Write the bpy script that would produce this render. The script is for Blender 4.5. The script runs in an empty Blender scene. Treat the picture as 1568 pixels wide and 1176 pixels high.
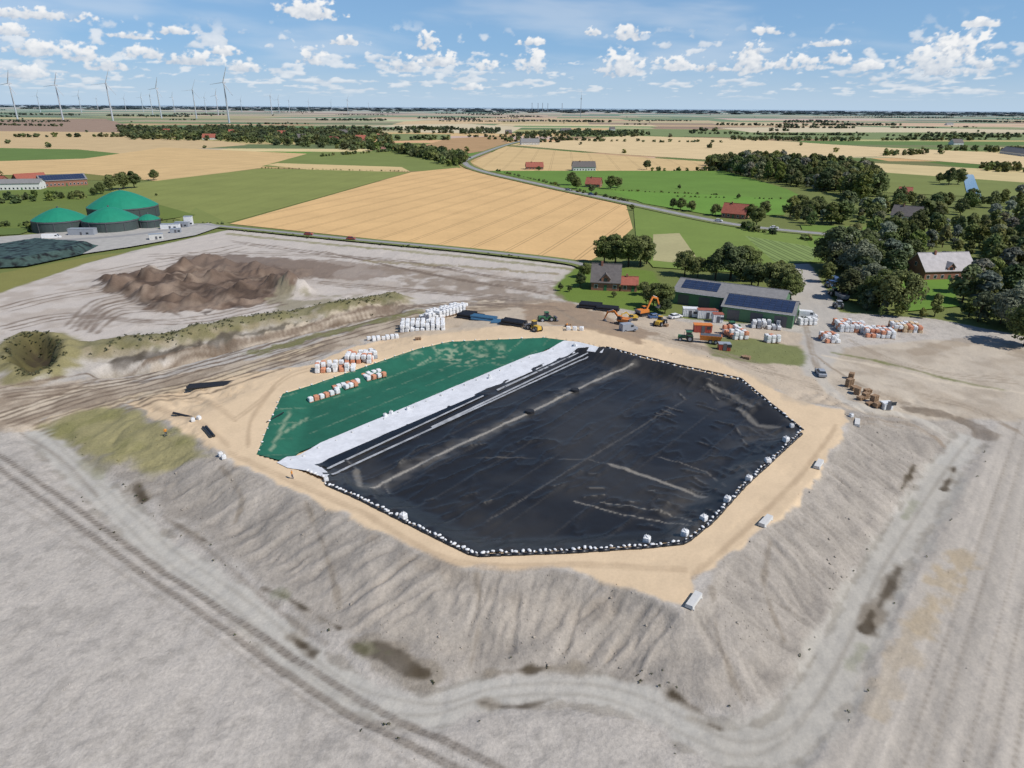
import bpy, math, random, time, numpy as np
from mathutils import Vector, Matrix, geometry
T0=time.time()
def tick(s): print("TIME",s,round(time.time()-T0,1))
random.seed(7); rs=np.random.RandomState(7)
sc=bpy.context.scene
# ------------------------------------------------------------------ camera
HC_CAM=60.0; FPX=1045.0
M=Matrix.Rotation(math.radians(90-22.1),3,'X')@Matrix.Rotation(math.radians(0.42),3,'Z')
cam=bpy.data.cameras.new("camera"); co=bpy.data.objects.new("camera",cam); sc.collection.objects.link(co)
co.location=(0,0,HC_CAM); co.rotation_euler=M.to_euler(); cam.lens=24.0; cam.sensor_width=36
cam.clip_start=0.5; cam.clip_end=120000; sc.camera=co
# ------------------------------------------------------------------ helpers
def S(r,g,b,k=0.95):
    f=lambda c:(c/255/12.92 if c<10 else ((c/255+0.055)/1.055)**2.4)*k
    return (f(r),f(g),f(b))
def P(px,py,z=0.0):
    """survey plan position (metres) of a photographed point lying at height z"""
    d=M@Vector((px-784.0,588.0-py,-FPX))
    t=(z-HC_CAM)/min(d.z,-1e-3)
    return (d.x*t,d.y*t)
def dens(pl,n=6,closed=False):
    out=[]; m=len(pl)
    for i in range(m if closed else m-1):
        a=pl[i]; b=pl[(i+1)%m]
        for k in range(n): out.append((a[0]+(b[0]-a[0])*k/n,a[1]+(b[1]-a[1])*k/n))
    if not closed: out.append(pl[-1])
    return out
def hsh(xi,yi,s):
    n=(xi*374761393+yi*668265263+s*974711+12345)&0xffffffff
    n=((n^(n>>13))*1274126177)&0xffffffff
    n=n^(n>>16)
    return n/4294967295.0
def vn(x,y,s=0):
    x=np.asarray(x,float); y=np.asarray(y,float)
    xf=np.floor(x); yf=np.floor(y); u=x-xf; v=y-yf
    xi=xf.astype(np.int64); yi=yf.astype(np.int64)
    u=u*u*(3-2*u); v=v*v*(3-2*v)
    a=hsh(xi,yi,s); b=hsh(xi+1,yi,s); c=hsh(xi,yi+1,s); d=hsh(xi+1,yi+1,s)
    return (a*(1-u)+b*u)*(1-v)+(c*(1-u)+d*u)*v
def fbm(x,y,s=0,o=4):
    r=0;a=0.5;t=0
    for i in range(o):
        r=r+a*vn(x,y,s+i*17); t+=a; a*=0.5; x,y=x*1.72+y*1.07+11.3,y*1.72-x*1.07+5.7
    return r/t
def ss(a,b,x):
    t=np.clip((x-a)/(b-a),0,1); return t*t*(3-2*t)
def seg(ax,ay,bx,by,x,y):
    dx=bx-ax; dy=by-ay; L2=dx*dx+dy*dy+1e-9
    t=np.clip(((x-ax)*dx+(y-ay)*dy)/L2,0,1)
    return np.hypot(x-ax-t*dx,y-ay-t*dy),t,math.sqrt(L2)
def psdf(poly,x,y):
    """signed distance (negative inside) and perimeter coordinate of nearest edge"""
    x=np.asarray(x,float); y=np.asarray(y,float)
    best=np.full(x.shape,1e9); arc=np.zeros(x.shape); ins=np.zeros(x.shape,bool); acc=0
    n=len(poly)
    for i in range(n):
        ax,ay=poly[i]; bx,by=poly[(i+1)%n]
        d,t,L=seg(ax,ay,bx,by,x,y)
        m=d<best; best=np.where(m,d,best); arc=np.where(m,acc+t*L,arc); acc+=L
        if ay!=by:
            c=((ay>y)!=(by>y))&(x<(bx-ax)*(y-ay)/(by-ay)+ax); ins^=c
    return np.where(ins,-best,best),arc
def pldist(pl,x,y):
    best=np.full(np.shape(x),1e9); arc=np.zeros(np.shape(x)); acc=0
    for i in range(len(pl)-1):
        d,t,L=seg(*pl[i],*pl[i+1],x,y); m=d<best
        best=np.where(m,d,best); arc=np.where(m,acc+t*L,arc); acc+=L
    return best,arc
def catmull(pl,n=6):
    p=[pl[0]]+list(pl)+[pl[-1]]; out=[]
    for i in range(1,len(p)-2):
        for k in range(n):
            t=k/n; q=[]
            for c in range(2):
                a,b,c2,d=p[i-1][c],p[i][c],p[i+1][c],p[i+2][c]
                q.append(0.5*(2*b+(c2-a)*t+(2*a-5*b+4*c2-d)*t*t+(3*b-a-3*c2+d)*t**3))
            out.append(tuple(q))
    out.append(tuple(pl[-1])); return out
def resample(pl,step,closed=False):
    if closed: pl=list(pl)+[pl[0]]
    out=[pl[0]]; rem=step
    for i in range(len(pl)-1):
        a=np.array(pl[i]);b=np.array(pl[i+1]); L=np.linalg.norm(b-a); pos=0
        while L-pos>rem:
            pos+=rem; out.append(tuple(a+(b-a)*pos/L)); rem=step
        rem-=(L-pos)
    return out
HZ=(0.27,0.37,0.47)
def haze(c,dist):  # air haze painted into a surface colour, stronger with distance
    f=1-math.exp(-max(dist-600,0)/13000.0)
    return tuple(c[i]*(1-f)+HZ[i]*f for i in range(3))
# ------------------------------------------------------------------ terrain
HC=3.5; DEP=2.1
crest=[P(a,b,HC) for a,b in [(338,700),(420,738),(560,802),(700,868),(800,868),(905,880),(985,908),(1045,938),(1075,925),(1100,862),(1190,795),(1262,712),(1300,645),(1285,625),(1215,612),(1150,572),(1050,548),(960,528),(880,508),(760,508),(680,512),(600,535),(440,578),(390,600),(300,640)]]
toe=[P(a,b) for a,b in [(215,750),(300,812),(430,905),(510,968),(600,1015),(700,1035),(860,1022),(960,1040),(1080,1090),(1160,1085),(1225,1030),(1290,920),(1360,800),(1440,700),(1490,660),(1480,600),(1330,560),(1200,525),(1050,495),(880,470),(700,465),(560,470),(400,520),(200,570),(90,640),(120,700)]]
BAS=[P(a,b,HC) for a,b in [(392,697),(402,672),(415,638),(432,602),(480,588),(560,560),(640,533),(690,522),(760,519),(835,516),(872,520),(925,531),(975,545),(1050,563),(1134,581),(1178,618),(1229,660),(1195,692),(1140,742),(1090,797),(1050,829),(990,836),(860,844),(725,849),(690,832),(620,797),(540,757),(490,736),(425,708)]]
dirt=[P(a,b) for a,b in [(150,432),(200,422),(262,415),(300,402),(350,402),(480,412),(482,422),(440,430),(465,445),(440,455),(380,470),(300,478),(240,480),(215,462),(160,445)]]
ridge=[P(a,b) for a,b in [(120,545),(250,528),(400,498),(520,478),(600,462)]]
cut=[P(a,b) for a,b in [(175,566),(230,560),(300,545),(345,532)]]
cut2=[P(a,b) for a,b in [(345,532),(430,515),(520,498),(600,478)]]
pit=[P(a,b) for a,b in [(18,560),(22,535),(38,520),(70,520),(92,530),(92,555),(78,572),(45,578)]]
trackpl=catmull([P(a,b) for a,b in [(60,660),(120,720),(165,760),(250,838),(340,900),(400,945),(470,1010),(545,1058),(620,1078),(680,1078),(760,1055),(900,1050),(985,1072),(1060,1112),(1130,1140),(1200,1125),(1250,1070),(1300,980),(1345,880),(1400,790),(1450,715),(1485,670)]])
mounds=[(P(165,435),7,1.0),(P(255,440),9,1.4),(P(330,440),10,1.2),(P(310,405),9,1.2),(P(215,430),7,1.1),(P(415,447),9,.8),(P(455,447),6,1.2)]
for a,b in [(165,432),(190,425),(215,424),(240,420),(262,418),(285,412),(305,404),(330,402),(180,440),(205,440),(232,436),(258,432),(280,428),(225,455),(250,450),(275,446),(300,440),(330,436),(350,428),(262,466),(300,462),(340,455),(375,448),(410,442),(440,446),(462,447),(455,438),(350,412),(380,412),(410,416)]:
    for _ in range(2): mounds.append((P(a+random.uniform(-10,10),b+random.uniform(-4,4)),random.uniform(1.8,4.0),random.uniform(.9,2.3)))
sitepoly=[P(a,b) for a,b in [(-700,520),(0,448),(130,404),(200,385),(350,352),(540,371),(700,386),(885,408),(850,425),(846,450),(870,462),(960,474),(1040,487),(1100,492),(1205,500),(1215,470),(1195,425),(1205,403),(1240,403),(1262,440),(1285,478),(1430,488),(1568,515),(1900,560),(2600,1176)]]+[(300,-350),(-400,-350)]
xs=[];ys=[-340,-200,-100,-50,-20,0,12,22,30,36]; y=40.0
while y<430: ys.append(y); y+=0.24*(y/50)**1.05
d=3.2
while y<60000: ys.append(y); d*=1.07; y+=d
x=0.0
while x<66: xs.append(x); x+=0.28
while x<400: xs.append(x); x+=0.28*(x/66)
d=2.4
while x<60000: xs.append(x); d*=1.09; x+=d
xs=sorted(set([-v for v in xs]+xs)); xs=np.array(xs); ys=np.array(ys)
XG,YG=np.meshgrid(xs,ys); nx=len(xs); ny=len(ys); X=XG.ravel(); Y=YG.ravel()
near=(Y<560)&(np.abs(X)<520); NI=np.where(near)[0]; xN=X[NI]; yN=Y[NI]
dtN,_=psdf(toe,xN,yN); dcN,arcN=psdf(crest,xN,yN); dbN,_=psdf(BAS,xN,yN); dsN,_=psdf(sitepoly,xN,yN); ddN,_=psdf(dirt,xN,yN); dpN,_=psdf(pit,xN,yN)
wob=1.1*fbm(xN*.10,yN*.10,4,3)
rill=1-np.abs(2*fbm(arcN*0.30+dcN*.10+wob,dcN*0.07,3,4)-1)
rill2=1-np.abs(2*vn(arcN*0.95+dcN*.22+2.5*wob,dcN*0.05,9)-1)
def heightfield(x,y):
    z=np.zeros(x.shape)
    k=np.clip(-dtN/(np.maximum(-dtN,0)+np.maximum(dcN,0)+1e-6),0,1)
    k=np.where(dtN>0,0,np.where(dcN<0,1,k))
    ring=ss(0.03,0.25,k)*ss(0,0.12,1-k)*(y<P(1300,640)[1]+8)
    z=z+HC*(k*0.7+0.3*k*k*(3-2*k))
    z=z-ring*(rill**4*0.42+rill2**3*.20)+ring*(fbm(x*0.25,y*0.25,33,6)-0.45)*0.95
    z=z-DEP*ss(0,7.0,-dbN)
    for (mx,my),r,h in mounds:
        kk=np.where((np.abs(x-mx)<r*2.2)&(np.abs(y-my)<r*2.2))[0]
        e=np.exp(-(((x[kk]-mx)**2+(y[kk]-my)**2)/(r*r))**1.3); z[kk]+=h*e*(0.65+0.7*fbm(x[kk]*0.4,y[kk]*0.4,8,4))
    z=z+ss(0,5,-ddN)*(fbm(x*0.3,y*0.3,21,5)**2*2.6)
    dr,_=pldist(ridge,x,y); z=z+3.3*np.exp(-((dr/6.0)**2)**1.2)*(0.45+1.0*fbm(x*0.16,y*0.16,5,5))
    dk,_=pldist(cut,x,y); z=z-3.6*ss(6,2.5,dk)
    dk,_=pldist(cut2,x,y); z=z-1.6*ss(5,2.0,dk)
    z=z+1.7*np.exp(-(np.maximum(dpN-1.5,-20)/2.6)**2)*(.4+1.1*fbm(x*.2,y*.2,51,4))-4.2*ss(0.5,-4.2,dpN+(fbm(x*.4,y*.4,52,4)-.5)*2.5)
    dk,_=pldist(trackpl,x,y); z=z-0.5*ss(5.0,2.2,dk+1.5*(fbm(x*.3,y*.3,66,3)-.5))
    m=ss(1.0,-4.0,dsN)*ss(1.0,6.0,np.where(dbN<3,-1,dbN)+3)*(0.35+0.65*(dcN>1))
    z=z+m*((fbm(x*0.12,y*0.12,41,3)-0.5)*0.7+(fbm(x*0.8,y*0.8,42,4)-0.5)*0.24)
    return np.where(dsN>0.5,0,z)
ZN=heightfield(xN,yN)
Z=np.zeros(X.size); Z[NI]=ZN; Z0=Z.reshape(ny,nx).copy()
def HL(x,y):
    x=np.asarray(x,float); y=np.asarray(y,float)
    i=np.clip(np.searchsorted(xs,x)-1,0,nx-2); j=np.clip(np.searchsorted(ys,y)-1,0,ny-2)
    u=np.clip((x-xs[i])/(xs[i+1]-xs[i]),0,1); v=np.clip((y-ys[j])/(ys[j+1]-ys[j]),0,1)
    return (Z0[j,i]*(1-u)+Z0[j,i+1]*u)*(1-v)+(Z0[j+1,i]*(1-u)+Z0[j+1,i+1]*u)*v
Hh=HL
def G(px,py):
    z=0.0
    for i in range(9):
        x,y=P(px,py,z); h=float(HL(x,y)); z=0.5*z+0.5*h if i>1 else h
    x,y=P(px,py,z); return x,y,float(HL(x,y))
def Gp(pl): return [G(a,b)[:2] for a,b in pl]
Z[NI]-=np.where(dbN<-0.5,0.5,0); Z[NI]-=np.where(dsN>0,0.05,0)
Z[~near]=-0.05-np.maximum(Y[~near],0)*1e-4
tick("height %d"%X.size)
# colours
C=np.zeros((X.size,3)); C[:]=S(112,120,66); RG=np.ones(X.size)
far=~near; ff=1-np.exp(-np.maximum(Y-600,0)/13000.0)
def box(x0,x1,y0,y1): return np.searchsorted(xs,x0),np.searchsorted(xs,x1),np.searchsorted(ys,y0),min(np.searchsorted(ys,y1),np.searchsorted(ys,560))
def selbox(poly,pad):
    a=np.array(poly); i0,i1,j0,j1=box(a[:,0].min()-pad,a[:,0].max()+pad,a[:,1].min()-pad,a[:,1].max()+pad)
    if i1<=i0 or j1<=j0: return np.zeros(0,int)
    return (np.arange(j0,j1)[:,None]*nx+np.arange(i0,i1)[None,:]).ravel()
def blend(i,m,col,r):
    C[i]=C[i]*(1-m[:,None])+np.array(col)*m[:,None]
    if r is not None: RG[i]=RG[i]*(1-m)+r*m
def wpoly(poly,col,soft=1.0,warp=1.5,alpha=1.0,seed=1,pat=0.0,r=None):
    i=selbox(poly,8)
    if len(i)==0: return
    x=X[i];y=Y[i]; w=warp*(fbm(x*0.25,y*0.25,seed,4)-0.5)*4
    d,_=psdf(poly,x,y); m=ss(soft,-soft,d+w)*alpha
    if pat>0: m=m*ss(pat-0.14,pat+0.14,fbm(x*0.18,y*0.18,seed+50,5))
    blend(i,m,col,r)
def cpoly(px,col,**k): wpoly(Gp(px),col,**k)
def stroke(pl,w,col,soft=0.5,alpha=1.0,seed=2,rag=0.3,beat=0.0,r=None,dz=0):
    pad=w/2+soft+rag*2+.5
    a=np.array(pl); I0,I1,J0,J1=box(a[:,0].min()-pad,a[:,0].max()+pad,a[:,1].min()-pad,a[:,1].max()+pad)
    if I1<=I0 or J1<=J0: return
    D=np.full((J1-J0,I1-I0),1e9); A=np.zeros_like(D); acc=0
    for k in range(len(pl)-1):
        p,q=pl[k],pl[k+1]; L=math.hypot(q[0]-p[0],q[1]-p[1])
        i0,i1,j0,j1=box(min(p[0],q[0])-pad,max(p[0],q[0])+pad,min(p[1],q[1])-pad,max(p[1],q[1])+pad)
        if i1>i0 and j1>j0:
            d,t,_=seg(*p,*q,XG[j0:j1,i0:i1],YG[j0:j1,i0:i1]); sD=D[j0-J0:j1-J0,i0-I0:i1-I0]; sA=A[j0-J0:j1-J0,i0-I0:i1-I0]
            m=d<sD; sD[m]=d[m]; sA[m]=(acc+t*L)[m]
        acc+=L
    jj,kk=np.where(D<pad); 
    if len(jj)==0: return
    i=(jj+J0)*nx+kk+I0; d=D[jj,kk]; ar=A[jj,kk]; x=X[i];y=Y[i]
    m=ss(w/2+soft,w/2-soft,d+(rag*(fbm(x*0.4,y*0.4,seed,4)-0.5)*4 if rag else 0))*alpha
    m=m*(0.6+0.8*np.clip(fbm(x*0.3,y*0.3,seed+9,3)-0.15,0,.5))
    if beat>0: m=m*(0.65+0.35*np.sin(ar*2*math.pi/beat))
    m=np.clip(m,0,1); blend(i,m,col,r)
    if dz: Z[i]+=dz*m
def sp(px,w,col,sm=True,**k):
    pl=Gp(px); pl=catmull(pl,5) if sm else pl; stroke(pl,w,col,**k)
wpoly(sitepoly,S(186,178,167),soft=0.8,warp=0.5)
v=(fbm(xN*0.035,yN*0.035,77,4)-0.5)*(dsN<0); C[NI]*=(1+0.28*v)[:,None]
mo=ss(.50,.68,fbm(xN*.7,yN*.7,78,5))*(dsN<0)*(dcN>0); C[NI]*=(1-.16*mo)[:,None]
# right-hand worked field
rf=[P(a,b) for a,b in [(1225,1200),(1300,1040),(1400,870),(1470,740),(1520,660),(1568,620),(2300,700),(2300,1500),(1150,1500)]]
wpoly(rf,S(182,173,160),warp=0.6,seed=4,r=.6)
fd=np.array(P(1535,650))-np.array(P(1330,1176)); fd/=np.linalg.norm(fd); fn=np.array([-fd[1],fd[0]])
i=selbox(rf,1); dd,_=psdf(rf,X[i],Y[i]); q=X[i]*fn[0]+Y[i]*fn[1]; al=X[i]*fd[0]+Y[i]*fd[1]
fr=(vn(q*1.3,al*0.02,31)+.6*vn(q*2.9,al*.03,32)-.8)*0.5*(dd<-0.5); C[i]*=(1+fr*0.5)[:,None]; Z[i]+=fr*0.12
for k in range(7):
    o=3+k*4.3+random.random()*2; p0=np.array(P(1330,1176))-fn*o*1.0
    for e in (-.95,.95): stroke([tuple(p0+fn*e-fd*60),tuple(p0+fn*e+fd*170)],0.45,S(138,128,115),soft=.3,alpha=.7,seed=60+k,rag=.04,beat=1.1)
for px in ([(1335,1080),(1400,960),(1470,850)],[(1420,960),(1445,900),(1480,850)]): sp(px,2.5,S(172,150,112),alpha=.35,seed=81,rag=1.2)
# embankment slopes
m=ss(1.0,-1.0,dtN+(fbm(xN*0.2,yN*0.2,12,3)-0.5)*4)*ss(-0.6,0.8,dcN+(fbm(xN*0.3,yN*0.3,14,3)-0.5)*2)
m=m*(yN<P(1300,640)[1]+2)
st2=fbm(xN*0.35,yN*0.35,15,5)-0.5
bc=np.array(S(167,158,146))*(1-0.22*(rill**3-.3)-.17*(rill2**3-.25)+0.26*st2)[:,None]
C[NI]=C[NI]*(1-m[:,None])+bc*m[:,None]; RG[NI]=RG[NI]*(1-m)+1.0*m
cpoly([(560,815),(700,872),(900,885),(960,905),(940,960),(840,950),(720,930),(640,880)],S(146,134,119),alpha=.6,seed=3,pat=.46)
cpoly([(560,850),(700,905),(900,915),(1000,950),(1040,1000),(900,1010),(720,1010),(560,950)],S(180,169,154),alpha=.5,seed=303,pat=.5)
for px in ([(730,880),(735,940),(720,1020)],[(1090,900),(1100,980),(1140,1080)],[(1180,830),(1170,900),(1200,980)],[(340,715),(370,760),(360,800)],[(470,770),(500,850),(520,930)]): sp(px,.5,S(132,121,106),alpha=.7,seed=305,rag=.3,soft=.3)
# sand platform
sand=[(195,618),(250,600),(345,575),(470,560),(560,525),(700,505),(800,495),(930,505),(1010,520),(1080,545),(1150,572),(1215,612),(1290,628),(1300,645),(1262,712),(1205,785),(1150,825),(1100,858),(1066,888),(1078,925),(1050,940),(985,908),(905,880),(860,866),(760,868),(700,868),(620,830),(540,790),(440,745),(350,705),(335,690),(270,655)]
cpoly(sand,S(216,191,157),warp=0.7,soft=0.35,seed=5,r=.35)
sg=Gp(sand); dsn,_=psdf(sg,xN,yN); C[NI]*=(1-(dsn<0)*0.20*(fbm(xN*0.25,yN*0.25,90,5)-0.5))[:,None]
for px in ([(350,690),(420,722),(560,785),(700,858),(900,862),(1050,870)],[(1060,880),(1150,800),(1230,720),(1280,650)],[(360,640),(400,610),(450,570),(560,540)],[(380,680),(385,640),(420,590)],[(220,615),(300,610),(360,640)],[(230,620),(300,640),(350,680)]):
    for o in (0,5): sp([(a,b+o) for a,b in px],.6,S(184,160,130),rag=.15,alpha=.7,seed=int(px[0][0])+o,soft=.3)
# northern work yard
cpoly([(560,520),(700,470),(840,458),(960,478),(1100,500),(1235,510),(1250,560),(1300,625),(1215,615),(1150,575),(1010,525),(900,500),(780,498),(650,515)],S(190,173,150),warp=1.2,alpha=.85,seed=6,r=.5)
cpoly([(800,465),(870,462),(930,485),(1000,510),(980,525),(900,505),(810,490)],S(148,125,102),warp=1.5,alpha=.8,seed=7)
cpoly([(1262,535),(1420,520),(1568,530),(1700,640),(1480,645),(1380,640),(1310,625),(1265,580)],S(192,178,157),warp=1.0,alpha=.8,seed=8,r=.5)
cpoly([(1262,535),(1420,520),(1568,530),(1700,640),(1480,645),(1380,640),(1310,625),(1265,580)],S(158,143,124),warp=1.0,alpha=.5,seed=8,pat=.55)
cpoly([(1205,405),(1240,405),(1262,440),(1290,490),(1290,530),(1262,580),(1230,575),(1228,500),(1215,450)],S(180,173,162),warp=.5,seed=9,r=.4)
cpoly([(1080,520),(1120,513),(1225,530),(1238,545),(1225,560),(1160,556),(1090,545)],S(108,116,62),warp=.6,seed=10,alpha=.9)
sp([(1275,540),(1340,552),(1430,575),(1535,597)],1.3,S(110,115,62),seed=11,alpha=.9)
sp([(1262,545),(1340,560),(1430,582),(1568,602)],1.8,S(206,192,170),seed=12,alpha=.8)
sp([(1240,560),(1275,600),(1320,625),(1400,640),(1500,690)],3.0,S(190,183,170),seed=112,alpha=.8,r=.4)
for k,px in enumerate(([(1250,545),(1320,590),(1420,625)],[(1300,520),(1400,560),(1550,580)],[(900,480),(1000,505),(1150,560),(1250,590)],[(850,470),(900,495),(1010,515),(1180,560)],[(1300,640),(1400,650),(1470,700)],[(1225,480),(1236,520),(1250,570)],[(1400,600),(1480,620),(1560,660)],[(940,500),(1040,520),(1140,550)])):
    for o in (0,3,8): sp([(a+o,b+o) for a,b in px],.6,S(146,131,113),seed=113+k,rag=.2,alpha=.65,soft=.3)
sp([(1395,628),(1440,634),(1480,648),(1512,668)],4.0,S(112,98,82),seed=13,alpha=.75,rag=.8)
sp([(1400,540),(1500,520),(1568,545)],5,S(150,133,112),seed=14,alpha=.5,rag=1)
# tracks round the embankment
TRK=S(184,179,168)
stroke(trackpl,4.4,TRK,soft=.8,seed=16,rag=.6,r=.45); stroke(trackpl,4.0,TRK,soft=.6,seed=16,rag=.6,alpha=.5)
r2=catmull([P(a,b) for a,b in [(1130,1145),(1200,1130),(1258,1060),(1310,960),(1352,880),(1405,795),(1450,720)]])
stroke(r2,6.5,S(180,174,162),soft=.9,seed=17,rag=.7,r=.45); stroke(r2,6.0,S(180,174,162),soft=.7,seed=17,rag=.5,alpha=.4)
for off in (-1.1,.9): 
    stroke([(a+off*.6,b+off*.8) for a,b in trackpl],.45,S(156,149,137),alpha=.6,seed=18,rag=.08,soft=.3)
for off,cc in ((2.5,(134,126,113)),(-2.6,(146,138,125))): 
    o2=[]
    for i in range(len(trackpl)):
        p=trackpl[max(i-1,0)];q=trackpl[min(i+1,len(trackpl)-1)]; L=math.hypot(q[0]-p[0],q[1]-p[1]); o2.append((trackpl[i][0]-(q[1]-p[1])/L*off,trackpl[i][1]+(q[0]-p[0])/L*off))
    stroke(o2,.5,S(*cc),alpha=.6,seed=118,rag=.7,soft=.3)
for px,w in (([(570,992),(600,1006),(620,1020),(650,1032)],2.2),([(448,978),(460,985),(478,1000)],.9),([(545,985),(560,995)],.9),([(400,900),(440,915),(520,962)],.35),([(262,798),(320,832)],.4),([(208,745),(222,765)],1.1),
   ([(1375,870),(1365,895),(1350,920),(1330,952)],1.0),([(1335,935),(1325,965)],1.1),([(1400,712),(1380,750)],.35),([(1462,715),(1445,750)],.35),
   ([(740,1075),(790,1082),(850,1070)],.45),([(1030,1062),(1070,1088)],.5),([(750,1030),(900,1018)],.25),([(1060,1100),(1100,1115)],.3)):
    sp(px,w*1.9,S(136,126,111),alpha=.8,seed=19,rag=.5,soft=.5); sp(px,w,S(80,70,56),alpha=1.0,seed=20,rag=.42,soft=.35,r=.4)
for px in ([(420,905),(440,912)],[(1320,990),(1300,1020)],[(1400,760),(1385,790)],[(145,720),(160,740)],[(545,990),(600,1000)]):
    sp(px,.7,S(112,116,76),alpha=.4,seed=23,rag=.8)
# heavy wheel tracks across the front-left field
tt=catmull([P(a,b) for a,b in [(-160,600),(0,708),(110,785),(200,850),(300,918),(400,985),(500,1050),(580,1100),(700,1160),(820,1225)]])
for o in (-1.1,1.1):
    stroke([(a+o*.55,b+o*.8) for a,b in tt],.9,S(136,127,116),soft=.3,alpha=.8,seed=25,rag=.08,dz=-.10)
    for e in (-.3,.3): stroke([(a+(o+e)*.55,b+(o+e)*.8) for a,b in tt],.28,S(98,89,79),soft=.2,alpha=.85,seed=125,rag=.03,beat=1.3)
tt2=catmull([P(a,b) for a,b in [(-100,690),(0,752),(130,830),(260,915),(400,1010),(520,1090),(620,1150),(700,1200)]])
for o in (-1,1): stroke([(a+o*.5,b+o*.75) for a,b in tt2],.5,S(150,141,129),soft=.25,alpha=.5,seed=26,rag=.05)
for px in ([(0,640),(90,700),(150,760)],[(250,790),(330,850),(420,930),(500,985)]): sp(px,.6,S(134,124,112),alpha=.7,seed=27,rag=.1,soft=.3)
# north-west earthworks
cpoly([(-300,500),(0,450),(130,404),(350,352),(540,371),(880,408),(846,450),(700,462),(600,450),(400,480),(200,510),(0,560)],S(194,184,173),warp=1,alpha=.8,seed=28,r=.7)
cpoly([(-300,620),(0,580),(200,590),(420,545),(640,475),(800,462),(700,500),(560,520),(440,560),(340,575),(200,612),(60,650),(0,660)],S(188,170,146),warp=2,alpha=.8,seed=228)
cpoly([(-300,620),(0,580),(200,590),(420,545),(640,475),(800,462),(700,500),(560,520),(440,560),(340,575),(200,612),(60,650),(0,660)],S(138,121,102),warp=2,alpha=.7,seed=229,pat=.52)
cpoly([(0,440),(140,410),(350,400),(600,400),(860,420),(840,450),(560,450),(300,490),(0,520)],S(160,146,131),warp=3,alpha=.5,seed=230,pat=.5)
wpoly(dirt,S(116,98,84),warp=2.2,seed=30,soft=.6)
wpoly(dirt,S(76,63,54),warp=4,seed=130,soft=.6,alpha=.85,pat=.5)
wpoly(dirt,S(150,132,115),warp=4,seed=137,soft=.6,alpha=.7,pat=.62)
cpoly([(262,410),(280,393),(350,390),(440,396),(540,408),(500,425),(400,415)],S(114,98,86),warp=2.5,seed=31,alpha=.85)
cpoly([(420,395),(560,402),(640,415),(560,430),(440,420)],S(134,118,104),warp=3,seed=331,alpha=.7)
cpoly([(560,405),(800,430),(900,455),(760,470),(640,445)],S(138,123,107),warp=3,seed=33,alpha=.8,pat=.42)
cpoly([(420,440),(560,455),(600,470),(500,470),(420,475)],S(140,132,108),warp=3,seed=133,alpha=.8,pat=.42)
stroke(ridge,14,S(142,130,102),soft=2,seed=34,rag=1.5,alpha=1)
stroke(ridge,9,S(108,106,66),soft=2,seed=134,rag=3,alpha=.75)
stroke(cut,8,S(150,141,127),soft=1,seed=135,rag=.8); sp([(180,552),(235,545),(300,532),(350,517)],3.4,S(84,76,66),seed=35,rag=.8,alpha=1)
sp([(350,517),(430,503),(520,487),(600,468)],3.2,S(94,86,72),seed=235,rag=1.2,alpha=.9)
q=Gp([(45,548),(70,548)]); 
i=selbox(pit,10); dp,_=psdf(pit,X[i],Y[i]); n_=fbm(X[i]*.3,Y[i]*.3,53,5)
blend(i,ss(7,3,dp+(n_-.5)*6),S(138,130,92),None); blend(i,ss(2.5,-.5,dp+(n_-.5)*5),S(96,90,58),None); blend(i,ss(-.5,-4,dp)*ss(.3,.6,n_),S(64,56,44),None)
for k,px in enumerate(([(0,640),(120,600),(240,570),(420,520),(600,475),(760,462)],[(0,600),(150,580),(300,552),(450,510),(620,468)],[(60,655),(200,610),(330,580),(480,530)],[(400,540),(500,510),(640,475)])):
    sp(px,4,[S(206,190,166),S(180,166,148),S(206,186,154),S(124,120,78)][k],seed=40+k,rag=1.5,alpha=.75)
    for o in (0,1,2,3,4): sp([(a+o*7-8,b+o*4-4) for a,b in px],.9,S(112,96,80),seed=50+k+o,rag=.25,alpha=.9,soft=.4)
sp([(390,540),(470,520),(640,478)],4,S(120,118,74),seed=45,rag=1.8,alpha=.8)
for k,px in enumerate(([(120,500),(150,470),(200,455)],[(130,505),(170,475),(230,470)],[(100,500),(140,462),(190,448)],[(0,470),(150,440),(260,478)],[(620,398),(740,420),(860,432)],[(500,385),(640,415),(820,445)],[(480,430),(600,440),(780,455)],[(350,368),(520,390),(700,410)],[(560,470),(700,462),(850,470)],[(220,390),(420,385),(640,400)],[(0,500),(100,480),(260,490),(420,460)],[(150,415),(260,395),(360,375)])):
    for o in (0,1,2): sp([(a+o*9,b+o*3) for a,b in px],1.1,S(118,103,89),seed=70+k,rag=.3,alpha=.85)
sp([(350,358),(540,377),(700,392),(880,413)],4,S(132,128,84),seed=47,rag=.8,alpha=.8)
sp([(560,400),(700,408),(850,420)],4,S(140,128,98),seed=147,rag=1.5,alpha=.8)
cpoly([(65,652),(165,622),(195,622),(300,680),(322,700),(235,728),(140,692)],S(150,142,102),warp=1.2,seed=48,soft=1.2)
cpoly([(65,652),(165,622),(300,680),(140,692)],S(124,122,76),warp=2,seed=148,soft=1.2,alpha=.7,pat=.5)
cpoly([(110,700),(160,700),(170,720),(145,745)],S(134,128,96),warp=1.2,seed=49,alpha=.5)
cpoly([(-200,470),(0,418),(140,392),(200,385),(130,404),(0,448)],S(130,128,72),warp=1,seed=51)
cpoly([(846,440),(890,404),(1000,415),(1030,470),(1000,480),(935,470),(870,460)],S(106,126,54),warp=.4,seed=52)
C=np.clip(C,0.01,0.9)
fff=np.where(far,ff,0)[:,None]; C=C*(1-fff)+np.array(HZ)*fff  # distance haze mixed into the far ground colour
CG=C.reshape(ny,nx,3)
tick("colour")
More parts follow.
